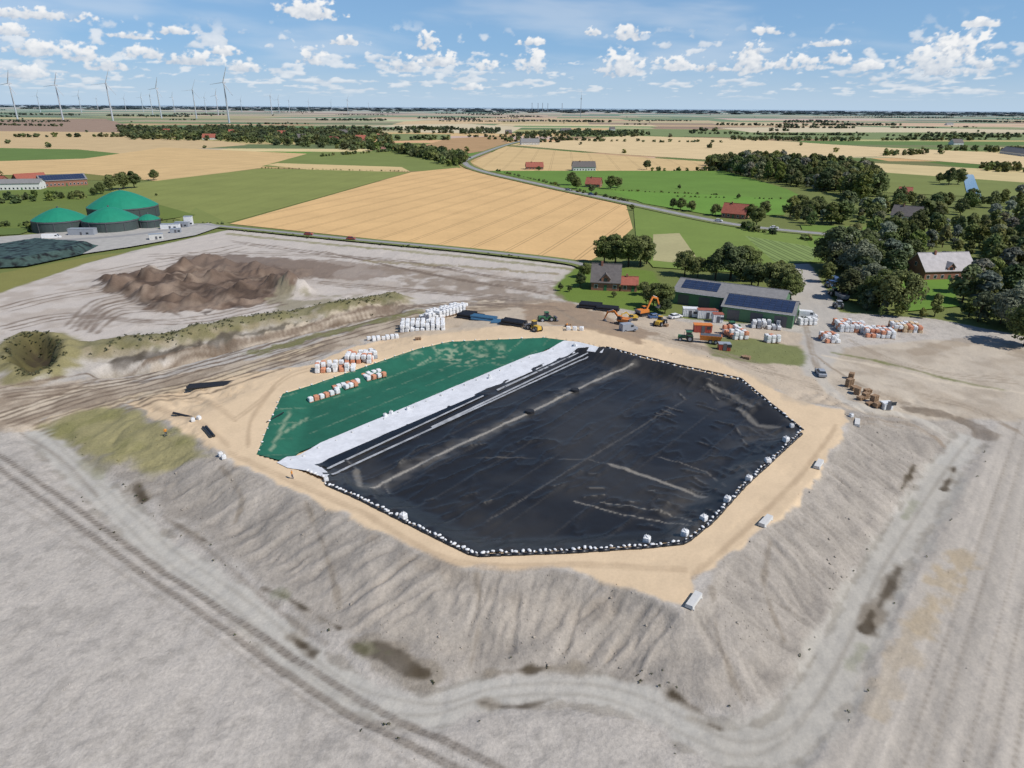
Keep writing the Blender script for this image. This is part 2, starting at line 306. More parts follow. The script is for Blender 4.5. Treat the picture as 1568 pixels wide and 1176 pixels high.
def arrmesh(name,V,F,col=None,mats=(),smooth=False,extra=None):
    V=np.asarray(V,np.float32); F=np.asarray(F,np.int32); k=F.shape[1]
    me=bpy.data.meshes.new(name); me.vertices.add(len(V)); me.vertices.foreach_set("co",V.ravel())
    me.loops.add(F.size); me.loops.foreach_set("vertex_index",F.ravel())
    me.polygons.add(len(F)); me.polygons.foreach_set("loop_start",np.arange(0,F.size,k,dtype=np.int32))
    if smooth: me.polygons.foreach_set("use_smooth",np.ones(len(F),bool))
    me.update(calc_edges=True)
    if col is not None:
        a=me.attributes.new("Col",'FLOAT_COLOR','POINT'); c=np.ones((len(V),4),np.float32); c[:,:3]=col; a.data.foreach_set("color",c.ravel())
    for n,v in (extra or {}).items():
        a=me.attributes.new(n,'FLOAT','POINT'); a.data.foreach_set("value",np.asarray(v,np.float32).ravel())
    for m in mats: me.materials.append(m)
    return me
def link(name,me): o=bpy.data.objects.new(name,me); sc.collection.objects.link(o); return o
# ------------------------------------------------------------------ materials
def newmat(n):
    m=bpy.data.materials.new(n); m.use_nodes=True; t=m.node_tree; b=t.nodes["Principled BSDF"]; return m,t,b
def N(t,ty,**k):
    n=t.nodes.new(ty)
    for a,v in k.items(): setattr(n,a,v)
    return n
def noise_mul(t,colsock,scales,coord='Object',rattr=None):
    """multiply a colour by layered noise; scales=[(scale,amp,detail)]"""
    tc=N(t,'ShaderNodeTexCoord'); out=colsock; facs=[]
    for s_,amp,det in scales:
        nz=N(t,'ShaderNodeTexNoise'); nz.inputs['Scale'].default_value=s_; nz.inputs['Detail'].default_value=det; nz.inputs['Roughness'].default_value=.62
        t.links.new(tc.outputs[coord],nz.inputs['Vector'])
        mr=N(t,'ShaderNodeMapRange'); mr.inputs['From Min'].default_value=.28; mr.inputs['From Max'].default_value=.72
        mr.inputs['To Min'].default_value=-amp; mr.inputs['To Max'].default_value=amp
        t.links.new(nz.outputs['Fac'],mr.inputs['Value']); s1=mr.outputs[0]
        ad=N(t,'ShaderNodeMath',operation='MULTIPLY_ADD'); t.links.new(s1,ad.inputs[0]); ad.inputs[1].default_value=1; ad.inputs[2].default_value=1
        if rattr: t.links.new(rattr,ad.inputs[1])
        vm=N(t,'ShaderNodeVectorMath',operation='SCALE'); t.links.new(out,vm.inputs[0]); t.links.new(ad.outputs[0],vm.inputs['Scale'])
        out=vm.outputs[0]; facs.append(nz.outputs['Fac'])
    return out,facs
def attrmat(n,scales,rough=.95,bump=0,bdist=.2,spec=.2,coord='Object',rg=False,trans=0):
    m,t,b=newmat(n); a=N(t,'ShaderNodeAttribute',attribute_name="Col"); ra=None
    if rg: ra=N(t,'ShaderNodeAttribute',attribute_name="rgh").outputs['Fac']
    o,f=noise_mul(t,a.outputs['Color'],scales,coord,ra); t.links.new(o,b.inputs['Base Color'])
    b.inputs['Roughness'].default_value=rough; b.inputs['Specular IOR Level'].default_value=spec
    if bump:
        bp=N(t,'ShaderNodeBump'); bp.inputs['Strength'].default_value=bump; bp.inputs['Distance'].default_value=bdist
        if rg:
            mm=N(t,'ShaderNodeMath',operation='MULTIPLY'); mm.inputs[1].default_value=bump; t.links.new(ra,mm.inputs[0]); t.links.new(mm.outputs[0],bp.inputs['Strength'])
        t.links.new(f[0],bp.inputs['Height']); t.links.new(bp.outputs[0],b.inputs['Normal'])
    if trans:
        tl=N(t,'ShaderNodeBsdfTranslucent'); ms=N(t,'ShaderNodeMixShader'); ms.inputs[0].default_value=trans; out=t.nodes['Material Output']
        t.links.new(o,tl.inputs['Color']); t.links.new(b.outputs[0],ms.inputs[1]); t.links.new(tl.outputs[0],ms.inputs[2]); t.links.new(ms.outputs[0],out.inputs[0])
    return m
def solid(n,c,rough=.6,metal=0,amp=.08,sc_=2.0,spec=.5):
    m,t,b=newmat(n); r=N(t,'ShaderNodeRGB'); r.outputs[0].default_value=(*c,1)
    o,f=noise_mul(t,r.outputs[0],[(sc_,amp,4)]); t.links.new(o,b.inputs['Base Color'])
    b.inputs['Roughness'].default_value=rough; b.inputs['Metallic'].default_value=metal; b.inputs['Specular IOR Level'].default_value=spec
    return m
m_ground=attrmat("soil",[(2.2,.15,5),(8.0,.09,3),(.16,.05,3)],bump=.6,bdist=.2,rg=True)
m_field=attrmat("crop",[(.5,.07,5),(.03,.09,4)])
m_fol=attrmat("foliage",[(.6,.22,2)],rough=.75,spec=.25,trans=.35)
F=(np.arange(ny-1)[:,None]*nx+np.arange(nx-1)[None,:]).ravel(); F=np.stack([F,F+1,F+nx+1,F+nx],1)
link("ground",arrmesh("ground",np.stack([X,Y,Z],1),F,C,[m_ground],smooth=True,extra={"rgh":RG}))
def clods(n):
    x=rs.uniform(-75,80,n*4); y=rs.uniform(47,190,n*4); dt,_=psdf(toe,x,y); dc,_=psdf(crest,x,y); dk,_=pldist(trackpl,x,y)
    w_=np.where((dt<0)&(dc>0),1.0,.05)*(dk>3)*(dc>0)*(50/np.maximum(y,50))**.5*(y<170)*(fbm(x*.2,y*.2,4,3)>.45); k=rs.rand(n*4)<w_; x,y=x[k][:n],y[k][:n]; n=len(x)
    s=rs.uniform(.03,.09,n)*(1+1.0*(rs.rand(n)<.05)); base=np.array([(-1,-1,-.6),(1,-1,-.6),(1,1,-.6),(-1,1,-.6),(-.7,-.7,.8),(.7,-.7,.8),(.7,.7,.8),(-.7,.7,.8)])
    v=base[None]*s[:,None,None]*rs.uniform(.6,1.3,(n,8,3)); a=rs.rand(n)*6.28; c_,s_=np.cos(a)[:,None],np.sin(a)[:,None]
    vx=v[:,:,0]*c_-v[:,:,1]*s_+x[:,None]; vy=v[:,:,0]*s_+v[:,:,1]*c_+y[:,None]; vz=v[:,:,2]+(HL(x,y)+s*.3)[:,None]
    V=np.stack([vx,vy,vz],2).reshape(-1,3); q=np.array([[0,3,2,1],[4,5,6,7],[0,1,5,4],[1,2,6,5],[2,3,7,6],[3,0,4,7]]); Fq=(q[None]+8*np.arange(n)[:,None,None]).reshape(-1,4)
    i=np.clip(np.searchsorted(xs,x),0,nx-1); j=np.clip(np.searchsorted(ys,y),0,ny-1); cc=CG[j,i]*rs.uniform(.9,1.1,(n,1))
    link("soil_clods",arrmesh("soil_clods",V,Fq,np.repeat(cc,8,0),[m_field]))
clods(3500)
# ------------------------------------------------------------------ fields
WHEAT=S(212,178,124); WH2=S(200,174,126); OL=S(124,132,72); GR=S(104,132,56); GR2=S(94,120,54); BR=S(156,126,98); PALE=S(210,192,152)
zf=[0.05]
def field(name,px,col,tram=None,gap=20,lw=.5,tcol=.72):
    poly=[P(a,b) for a,b in px]; zf[0]+=0.012; z=zf[0]
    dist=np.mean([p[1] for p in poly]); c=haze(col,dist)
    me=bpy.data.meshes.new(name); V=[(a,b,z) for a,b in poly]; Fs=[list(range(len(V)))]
    cols=[c]*len(V)
    if tram:
        a=np.array(P(*tram[0])); b=np.array(P(*tram[1])); dr=(b-a)/np.linalg.norm(b-a); nn=np.array([-dr[1],dr[0]])
        pa=np.array(poly); q=pa@nn; lo,hi=q.min(),q.max(); o=lo+gap/2
        while o<hi:
            for e in (-.95,.95):
                oo=o+e; ts=[]
                for i in range(len(pa)):
                    p0,p1=pa[i],pa[(i+1)%len(pa)]; q0,q1=q[i]-oo,q[(i+1)%len(pa)]-oo
                    if q0*q1<0: t=q0/(q0-q1); ts.append(float((p0+(p1-p0)*t)@dr))
                ts.sort()
                for k in range(0,len(ts)-1,2):
                    if ts[k+1]-ts[k]<6: continue
                    s=len(V)
                    for tt_,w in ((ts[k]+1,-lw/2),(ts[k+1]-1,-lw/2),(ts[k+1]-1,lw/2),(ts[k]+1,lw/2)):
                        pp=dr*tt_+nn*(oo+w); V.append((pp[0],pp[1],z+.006)); cols.append(tuple(v*tcol for v in c))
                    Fs.append([s,s+1,s+2,s+3])
            o+=gap
    me.from_pydata(V,[],Fs); me.update()
    at=me.attributes.new("Col",'FLOAT_COLOR','POINT'); at.data.foreach_set("color",np.array([(*k,1) for k in cols],np.float32).ravel())
    me.materials.append(m_field); link(name,me)
def distant_fields():
    V=[];Fs=[];cols=[]; y=620.0
    pal=[WHEAT,WH2,WH2,OL,GR,GR2,S(166,156,100),OL,BR,PALE,S(114,126,74),S(190,168,112),GR2]
    wrp=lambda x,y:(x+0.25*(y-600)*0.3, y+0.06*x+0.00*y)
    while y<36000:
        h=max(90,y*0.085)*(0.6+random.random()*.9); y2=y+h
        x=-y*1.3-300
        while x<y*1.3+300:
            w=(150+y*0.10)*(0.5+random.random()*1.6); x2=x+w
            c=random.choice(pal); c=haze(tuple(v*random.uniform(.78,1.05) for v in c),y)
            s=len(V)
            for a,b in ((x,y),(x2,y),(x2,y2),(x,y2)):
                X_,Y_=wrp(a,b); V.append((X_,Y_,0.02)); cols.append((*c,1))
            Fs.append([s,s+1,s+2,s+3]); x=x2
        y=y2
    me=bpy.data.meshes.new("distant_fields"); me.from_pydata(V,[],Fs); me.update()
    at=me.attributes.new("Col",'FLOAT_COLOR','POINT'); at.data.foreach_set("color",np.array(cols,np.float32).ravel())
    me.materials.append(m_field); link("distant_fields",me)
distant_fields()
field("stubble_field",[(-200,186),(160,182),(215,197),(205,203),(-200,199)],BR)
field("wheat_field",[(-200,199),(205,203),(215,212),(340,216),(380,222),(200,236),(-200,222)],S(200,172,124))
field("meadow_field",[(-200,223),(120,229),(200,237),(130,243),(-200,252)],S(100,122,56))
field("wheat_field",[(-200,253),(130,243),(250,226),(480,236),(402,257),(245,278),(130,266),(-200,272)],S(208,176,124),tram=((100,262),(470,232)),gap=24)
field("meadow_field",[(400,255),(480,233),(600,232),(700,247),(706,259),(628,263)],S(120,130,66))
field("wheat_field",[(408,253),(425,250),(615,256),(628,263),(500,263)],S(208,182,130))
field("meadow_field",[(150,288),(400,258),(628,264),(352,341),(280,338),(215,322),(120,300)],S(132,138,76),tram=((350,335),(600,266)),gap=18,tcol=.86)
field("wheat_field",[(352,343),(630,264),(700,257),(760,267),(958,312),(969,350),(930,385),(905,399),(880,399)],S(216,178,124),tram=((800,386),(930,312)),gap=17,lw=.55,tcol=.66)
field("stubble_field",[(300,318),(352,343),(352,345),(270,342)],OL)
field("wheat_field",[(590,192),(690,188),(800,195),(780,205),(640,203)],PALE)
field("wheat_field",[(620,186),(760,183),(770,189),(600,191)],WHEAT)
field("stubble_field",[(690,212),(780,208),(775,226),(700,238),(650,222)],S(178,142,96))
field("meadow_field",[(600,205),(690,206),(690,214),(600,216)],OL)
field("wheat_field",[(722,250),(772,224),(940,238),(1110,250),(1100,262),(880,262),(745,262)],S(208,178,126),tram=((740,255),(780,226)),gap=24)
field("wheat_field",[(780,222),(960,208),(1140,213),(1330,225),(1568,236),(1700,245),(1700,262),(1568,257),(1340,240),(1100,246),(940,236)],S(216,190,142))
field("meadow_field",[(880,208),(940,197),(1568,205),(1700,210),(1700,222),(1568,215),(1200,213),(960,207)],S(122,134,74))
field("wheat_field",[(1100,196),(1300,194),(1568,199),(1568,203),(1150,203)],PALE)
field("wheat_field",[(1335,250),(1568,262),(1800,275),(1800,290),(1568,280),(1345,268)],S(204,184,134))
field("meadow_field",[(1345,264),(1568,280),(1800,300),(1800,320),(1568,305),(1345,295)],S(122,130,72))
field("meadow_field",[(750,262),(880,262),(1000,262),(1110,262),(1205,290),(1225,300),(1200,330),(1110,332),(1000,312),(870,290)],S(104,134,58))
field("meadow_field",[(935,292),(1110,300),(1205,306),(1195,328),(1090,330),(985,312)],S(106,142,58))
field("meadow_field",[(970,318),(1100,337),(1255,362),(1262,402),(1200,405),(1150,420),(1000,410),(975,380)],S(118,136,66))
field("vegetable_field",[(1140,362),(1250,380),(1245,400),(1185,402)],S(130,148,86),tram=((1160,365),(1235,400)),gap=5,lw=1.0,tcol=.6)
field("stubble_field",[(1000,360),(1040,358),(1066,395),(1030,403),(1000,400)],S(172,164,120))
field("meadow_field",[(1225,345),(1420,352),(1400,372),(1240,380)],S(110,134,60))
field("lawn",[(1350,425),(1450,425),(1470,470),(1390,478)],S(104,136,54))
field("meadow_field",[(-300,285),(150,288),(300,330),(200,345),(60,350),(-300,352)],S(106,120,58))
field("meadow_field",[(-300,352),(60,350),(30,360),(-300,372)],S(96,112,56))
# ------------------------------------------------------------------ roads, yard, canal
m_asph=solid("asphalt",S(160,158,155,.8),.9,amp=.12,sc_=.6); m_line=solid("road_paint",(.75,.75,.72),.7)
m_conc=solid("concrete",S(172,168,160),.9,amp=.14,sc_=.4); m_water=solid("water_surface",(.10,.15,.2),.08,amp=.05)
m_verge=solid("verge_grass",S(112,120,62),.95,amp=.2,sc_=.4)
def strip(name,px,w,z,mat,dash=None):
    pl=catmull([P(a,b) for a,b in px],8); V=[];Fs=[]
    if dash: pl=resample(pl,dash)
    for i,(a,b) in enumerate(pl):
        p=pl[max(i-1,0)];q=pl[min(i+1,len(pl)-1)]; dx,dy=q[0]-p[0],q[1]-p[1]; L=math.hypot(dx,dy)+1e-9; nx_,ny_=-dy/L*w/2,dx/L*w/2
        V+=[(a+nx_,b+ny_,z),(a-nx_,b-ny_,z)]
        if i and (not dash or i%2): s=2*i; Fs.append([s-2,s-1,s+1,s])
    me=bpy.data.meshes.new(name); me.from_pydata(V,[],Fs); me.materials.append(mat); return link(name,me)
mr=[(800,216),(770,224),(722,242),(712,250),(735,262),(830,284),(900,299),(985,317),(1060,333),(1130,346),(1200,354),(1300,364),(1420,380)]
strip("road_verge",mr,14,.60,m_verge); strip("main_road",mr,6.5,.62,m_asph); strip("road_marking",mr,.2,.625,m_line,dash=6)
fr_=[(240,352),(300,345),(350,349),(540,368),(700,383),(860,401),(905,412)]
strip("road_verge",fr_,9,.63,m_verge); strip("farm_road",fr_,3.6,.65,m_asph)
strip("farm_road",[(-100,382),(60,372),(200,362),(300,346)],5,.66,m_asph)
strip("canal",[(1494,306),(1488,290),(1482,268)],9,.62,m_water)
def sheet(name,px,z,mat):
    me=bpy.data.meshes.new(name); V=[(*P(a,b),z) for a,b in px]; me.from_pydata(V,[],[list(range(len(V)))]); me.materials.append(mat); return link(name,me)
sheet("concrete_yard",[(-100,400),(-100,372),(60,360),(120,352),(280,350),(320,343),(340,348),(300,362),(200,380),(120,392),(30,408)],.64,m_conc)
# ------------------------------------------------------------------ draped basin sheets
def drape(name,poly,step,off,mat,fn):
    bd=resample(poly,step,True); a=np.array(bd)
    gx,gy=np.meshgrid(np.arange(a[:,0].min(),a[:,0].max(),step),np.arange(a[:,1].min(),a[:,1].max(),step)); gx=gx.ravel(); gy=gy.ravel()
    gx=gx+(hsh((gx*10).astype(np.int64),(gy*10).astype(np.int64),1)-.5)*.2*step
    d,_=psdf(poly,gx,gy); k=d<-.45*step; gx=gx[k];gy=gy[k]
    pts=[Vector(p) for p in bd]+[Vector(p) for p in zip(gx,gy)]
    n=len(bd); r=geometry.delaunay_2d_cdt(pts,[(i,(i+1)%n) for i in range(n)],[],1,1e-4)
    V=np.array([(v.x,v.y) for v in r[0]]); x,y=V[:,0],V[:,1]
    z=Hh(x,y)+off; c,dz,ex=fn(x,y); z=z+dz
    return link(name,arrmesh(name,np.stack([x,y,z],1),np.array([list(f) for f in r[2]]),c,[mat],True,ex))
def mkliner():
    m,t,b=newmat("geomembrane"); a=N(t,'ShaderNodeAttribute',attribute_name="Col"); tc=N(t,'ShaderNodeTexCoord')
    nz=N(t,'ShaderNodeTexNoise'); nz.inputs['Scale'].default_value=.5; nz.inputs['Detail'].default_value=4; t.links.new(tc.outputs['Object'],nz.inputs['Vector'])
    t.links.new(a.outputs['Color'],b.inputs['Base Color'])
    mr_=N(t,'ShaderNodeMapRange'); mr_.inputs['To Min'].default_value=.30; mr_.inputs['To Max'].default_value=.48; t.links.new(nz.outputs['Fac'],mr_.inputs['Value']); t.links.new(mr_.outputs[0],b.inputs['Roughness'])
    bp=N(t,'ShaderNodeBump'); bp.inputs['Strength'].default_value=.22; bp.inputs['Distance'].default_value=.10; t.links.new(nz.outputs['Fac'],bp.inputs['Height']); t.links.new(bp.outputs[0],b.inputs['Normal'])
    b.inputs['Specular IOR Level'].default_value=.32
    return m
m_lin=mkliner()
LA=np.array(G(505,728)[:2]); LB=np.array(G(900,545)[:2]); ld=(LB-LA)/np.linalg.norm(LB-LA); ln=np.array([ld[1],-ld[0]])
def gline(px,n=4): return Gp(dens(px,n))
dustlines=[(gline([(568,748),(690,688),(811,632),(880,598),(968,558)]),.5,1.0),(gline([(745,800),(900,703),(1050,612)]),.25,.22),(gline([(935,712),(1000,733),(1078,762)]),.5,.7),(gline([(1085,590),(1130,612),(1150,625)]),.8,.5),(gline([(1130,625),(1160,652),(1192,655)]),.7,.55),
 (gline([(880,768),(960,790),(1060,806)]),.2,.6),(gline([(920,770),(1000,782),(1060,800)]),.16,.6),(gline([(545,722),(552,746)]),.7,.5),(gline([(700,700),(900,704),(1000,730)]),.15,.25),(gline([(1010,700),(1080,722),(1110,745)]),.2,.35)]
crs=[]
for k in range(110):   # slack creases
    px,py,aa=random.choice([(1050,770,.3),(1120,690,.5),(760,690,-.4),(640,690,-.5),(980,770,.25),(1150,640,.6),(700,770,-.6),(560,730,1.2),(1050,640,.3),(860,740,-.4),(1090,600,.7),(1010,790,.2),(1080,740,.3)])
    px+=random.uniform(-60,50); py+=random.uniform(-26,24); an=aa+random.gauss(0,.28); L=random.uniform(8,34)
    crs.append((Gp([(px,py),(px+L*math.cos(an),py+L*math.sin(an)*.7)]),random.uniform(.03,.09),random.uniform(.1,.6)*(random.random()<.6)))
DUST=np.array(S(200,191,175)); rslope=Gp([(1134,584),(1228,660),(1140,742),(1050,828)])
def fliner(x,y):
    q=(x-LA[0])*ln[0]+(y-LA[1])*ln[1]; a=(x-LA[0])*ld[0]+(y-LA[1])*ld[1]
    c=np.zeros((len(x),3)); c[:]=(.008,.0092,.0118)
    m=np.zeros(len(x)); n1=fbm(x*.7,y*.7,5,4); n2=fbm(x*.07,y*.07,6,4); dz=(fbm(x*.3,y*.3,11,3)-.5)*.14
    for j,(pl,w,al) in enumerate(dustlines):
        d,_=pldist(pl,x,y); m=np.maximum(m,al*ss(w*1.2,w*.2,d+(n1-.5)*1.2*w)*(.45+.6*n1)); m=np.maximum(m,(.16 if j==0 else .07)*al*ss(w*6+.8,0,d)*n1*1.8)
    for pl,w,al in crs:
        p=np.array(pl); k=(x>p[:,0].min()-3)&(x<p[:,0].max()+3)&(y>p[:,1].min()-3)&(y<p[:,1].max()+3)
        d,_=pldist(pl,x[k],y[k]); m[k]=np.maximum(m[k],al*.5*ss(w*1.6+.1,w*.1,d)); dz[k]+=.22*np.exp(-(d/.4)**2)
    d,_=pldist(rslope,x,y); m=np.maximum(m,.12*ss(14,5,d)*ss(.42,.7,fbm(x*.2,y*.2,61,5)))
    m=np.maximum(m,.02+.035*ss(.4,.7,n2)); seam=np.abs(((q/6.9)%1)-.5)*6.9
    m=np.maximum(m,.065*ss(.3,.05,seam))
    m=np.clip(m,0,1)[:,None]; c=c*(1-m)+DUST*.85*m
    dz=dz+(1-np.abs(2*fbm(a*.10,q*.30,9,3)-1))**8*.26+.05*(seam<.3)
    return c,dz,None
linpoly=Gp(dens([(488,712),(884,534)],8))+[P(a,b,HC) for a,b in [(925,532),(975,546),(1050,564),(1133,582),(1177,619),(1228,660),(1194,691),(1139,741),(1089,796),(1050,828),(990,835),(860,843),(725,848),(690,831),(620,796),(540,756),(500,740)]]
drape("geomembrane_liner",linpoly,.36,.02,m_lin,fliner)
tick("liner")
m_geo=attrmat("geotextile",[(.5,.10,6),(3,.05,3)],rough=.85,bump=.4,bdist=.12)
def fgreen(x,y):
    q=(x-LA[0])*ln[0]+(y-LA[1])*ln[1]; n1=fbm(x*.4,y*.4,15,4); n2=fbm(x*.12,y*.12,16,4)
    c=np.zeros((len(x),3)); c[:]=S(40,100,80); c*=(.82+.36*n2)[:,None]
    s=np.abs(((q/5.1)%1)-.5)*5.1; m=.30*ss(.25,.05,s)*ss(.35,.6,n1)
    cx,cy,_=G(700,540); dd=np.hypot((x-cx)/11,(y-cy)/9); m=np.maximum(m,.6*ss(1.2,.3,dd+(n1-.5)*2.2)*ss(.50,.58,fbm(x*.9,y*.9,18,4)))
    for pl in ggl: d,_=pldist(pl,x,y); m=np.maximum(m,.5*ss(.35,.1,d))
    m=m[:,None]; c=c*(1-m)+np.array(S(165,172,145))*m
    return c,(n1-.5)*.14,None
ggl=[Gp([(415,690),(432,655),(445,630)]),Gp([(640,560),(660,548)]),Gp([(430,665),(470,640)])]
grpoly=[P(a,b,HC) for a,b in [(393,696),(403,672),(416,638),(433,603),(480,589),(560,561),(640,534),(690,523),(760,520),(835,517),(868,521)]]+Gp(dens([(866,523),(428,705)],14))
drape("geotextile_sheet",grpoly,.5,.04,m_geo,fgreen)
m_white=attrmat("white_fleece",[(1.2,.08,5)],rough=.8,bump=.4,bdist=.1)
drape("white_geotextile_strip",Gp(dens([(424,709),(440,700),(864,522),(885,524),(925,534),(922,541),(888,537),(745,600),(490,714),(505,727),(498,733),(470,722),(440,717)],8,True)),.4,.12,m_white,
   lambda x,y:(np.tile(np.array(S(222,223,225)),(len(x),1))*(.82+.24*fbm(x*.6,y*.6,4,3))[:,None],(fbm(x*.7,y*.7,5,3)-.5)*.1,None))
def fblk(x,y): 
    c=np.tile(np.array((.010,.012,.015)),(len(x),1)); return c,(fbm(x*.7,y*.7,5,3)-.5)*.06,None
drape("membrane_overlap",Gp(dens([(482,713),(735,604),(748,606),(506,718)],12,True)),.4,.25,m_lin,fblk)
wl=lambda x,y:(np.tile(np.array(S(176,178,180)),(len(x),1))*(.45+.8*fbm(x*.9,y*.9,7,3))[:,None],0*x,None)
for A_,B_,o in (((507,728),(900,547),.30),((760,598),(885,541),.27),((660,655),(900,541),.28),((500,719),(740,607),.32)):
    drape("weld_strip",Gp(dens([A_,B_,(B_[0]+1.2,B_[1]+1.4),(A_[0]+2.5,A_[1]+2)],30,True)),.3,o,m_white,wl)
tick("sheets")
# ------------------------------------------------------------------ mesh builder
class B:
    def __init__(s): s.v=[]; s.f=[]
    def quadbox(s,p):
        n=len(s.v); s.v+=p; s.f+=[[n,n+3,n+2,n+1],[n+4,n+5,n+6,n+7],[n,n+1,n+5,n+4],[n+1,n+2,n+6,n+5],[n+2,n+3,n+7,n+6],[n+3,n,n+4,n+7]]
    def box(s,x0,x1,y0,y1,z0,z1,tx=0,ty=0):
        s.quadbox([(x0,y0,z0),(x1,y0,z0),(x1,y1,z0),(x0,y1,z0),(x0+tx,y0+ty,z1),(x1-tx,y0+ty,z1),(x1-tx,y1-ty,z1),(x0+tx,y1-ty,z1)])
    def beam(s,a,b,w,h,w2=None,h2=None):
        a=Vector(a);b=Vector(b); d=(b-a).normalized(); u=Vector((0,0,1)) if abs(d.z)<.95 else Vector((1,0,0)); r=d.cross(u).normalized(); u=r.cross(d)
        w2=w2 or w; h2=h2 or h
        q=lambda c,w,h:[tuple(c-r*w/2-u*h/2),tuple(c+r*w/2-u*h/2),tuple(c+r*w/2+u*h/2),tuple(c-r*w/2+u*h/2)]
        s.quadbox(q(a,w,h)+q(b,w2,h2))
    def cyl(s,a,b,r0,r1=None,n=12):
        r1=r0 if r1 is None else r1; a=Vector(a);b=Vector(b); d=(b-a).normalized(); u=Vector((0,0,1)) if abs(d.z)<.95 else Vector((1,0,0)); r=d.cross(u).normalized(); u=r.cross(d); k=len(s.v)
        for c,R in ((a,r0),(b,r1)):
            for i in range(n): t=2*math.pi*i/n; s.v.append(tuple(c+r*R*math.cos(t)+u*R*math.sin(t)))
        for i in range(n): j=(i+1)%n; s.f.append([k+i,k+j,k+n+j,k+n+i])
        s.f.append([k+i for i in range(n)][::-1]); s.f.append([k+n+i for i in range(n)])
    def prism(s,prof,y0,y1,ax='y',ins=0):
        k=len(s.v); n=len(prof)
        for yy in (y0,y1):
            for a,b in prof: s.v.append((a,yy,b) if ax=='y' else (yy,a,b))
        for i in range(n): j=(i+1)%n; s.f.append([k+i,k+j,k+n+j,k+n+i])
        s.f.append([k+i for i in range(n)]); s.f.append([k+n+i for i in range(n)][::-1])
    def blob(s,cx,cy,cz,sx,sy,sz,e=.5,nu=10,nv=7,jit=.05,rot=0):
        k=len(s.v); f=lambda c:math.copysign(abs(c)**e,c); cr,sr=math.cos(rot),math.sin(rot)
        for j in range(nv+1):
            ph=-math.pi/2+math.pi*j/nv
            for i in range(nu):
                th=2*math.pi*(i+.5)/nu; g=1+random.uniform(-jit,jit); ax,ay=sx*g*f(math.cos(ph))*f(math.cos(th)),sy*g*f(math.cos(ph))*f(math.sin(th))
                s.v.append((cx+ax*cr-ay*sr,cy+ax*sr+ay*cr,cz+sz*f(math.sin(ph))*(1+random.uniform(-jit,jit))))
        for j in range(nv):
            for i in range(nu): a=k+j*nu+i; b=k+j*nu+(i+1)%nu; s.f.append([a,b,b+nu,a+nu])
class Thing:
    def __init__(s,name): s.name=name; s.p={}
    def part(s,n,mat):
        if n not in s.p: s.p[n]=(B(),mat)
        return s.p[n][0]
    def mesh(s,n,b,mats,mi=None,smooth=False):
        me=bpy.data.meshes.new(n); me.from_pydata(b.v,[],b.f); 
        for m in mats: me.materials.append(m)
        if mi: me.polygons.foreach_set("material_index",mi)
        if smooth: me.polygons.foreach_set("use_smooth",[True]*len(me.polygons))
        me.update(); return me
    def put(s,x,y,z,rz=0,scl=1.0,join=False,smooth=False):
        if join:
            bb=B(); mats=[];mi=[]
            for n,(b,m) in s.p.items():
                if m not in mats: mats.append(m)
                k=len(bb.v); bb.v+=b.v; bb.f+=[[i+k for i in f] for f in b.f]; mi+=[mats.index(m)]*len(b.f)
            o=link(s.name,s.mesh(s.name,bb,mats,mi,smooth))
        else:
            o=bpy.data.objects.new(s.name,None); sc.collection.objects.link(o)
            for n,(b,m) in s.p.items():
                c=link(n,s.mesh(n,b,[m],None,smooth)); c.parent=o
        o.location=(x,y,z); o.rotation_euler=(0,0,rz); o.scale=(scl,)*3; return o
m_brick=solid("brick",(.29,.13,.085),.9,amp=.2,sc_=3); m_wwall=solid("white_render",(.7,.69,.66),.85); m_green=solid("green_sheet_wall",S(84,124,90),.6,amp=.06)
m_roofg=solid("grey_roof",S(132,130,128),.8,amp=.15,sc_=1); m_roofd=solid("dark_roof",S(104,98,95),.85,amp=.2,sc_=1); m_roofr=solid("red_tile_roof",S(158,90,72),.8,amp=.2,sc_=1); m_roofl=solid("pale_roof",S(176,170,168),.7,amp=.15,sc_=.6)
m_pv=solid("solar_panel",(.03,.045,.09),.15,amp=.15,sc_=.5); m_glass=solid("window_glass",(.03,.04,.05),.08); m_frame=solid("white_frame",(.75,.75,.73),.5)
m_orange=solid("orange_paint",(.68,.22,.04),.5); m_black=solid("black_rubber",(.02,.02,.022),.6); m_steel=solid("dark_steel",(.10,.10,.11),.5); m_red=solid("red_paint",(.38,.07,.05),.5); m_white2=solid("white_paint",(.76,.76,.75),.45)
m_blue=solid("blue_paint",(.06,.12,.26),.4); m_grey=solid("grey_paint",(.32,.34,.37),.35); m_dgreen=solid("machine_green",(.04,.14,.06),.45); m_yel=solid("yellow_paint",(.6,.38,.05),.45); m_wood=solid("timber",(.34,.22,.13),.9,amp=.25,sc_=3)
m_bag=solid("woven_bag",(.72,.72,.71),.85,amp=.15,sc_=2); m_obag=solid("orange_bag",(.60,.26,.15),.85,amp=.25,sc_=2); m_obag2=solid("tan_bag",(.64,.47,.29),.85,amp=.15); m_dome=solid("green_membrane",S(34,134,104),.5,amp=.08,sc_=.3); m_tank=solid("tank_wall",(.05,.07,.065),.7,amp=.12,sc_=.6)
m_slab=solid("precast_concrete",(.58,.57,.54),.85); m_pipe=solid("pe_roll",(.018,.018,.02),.4); m_bpipe=solid("blue_wrap",(.05,.14,.24),.5)
def yaw(A,Bp): return math.atan2(Bp[1]-A[1],Bp[0]-A[0])
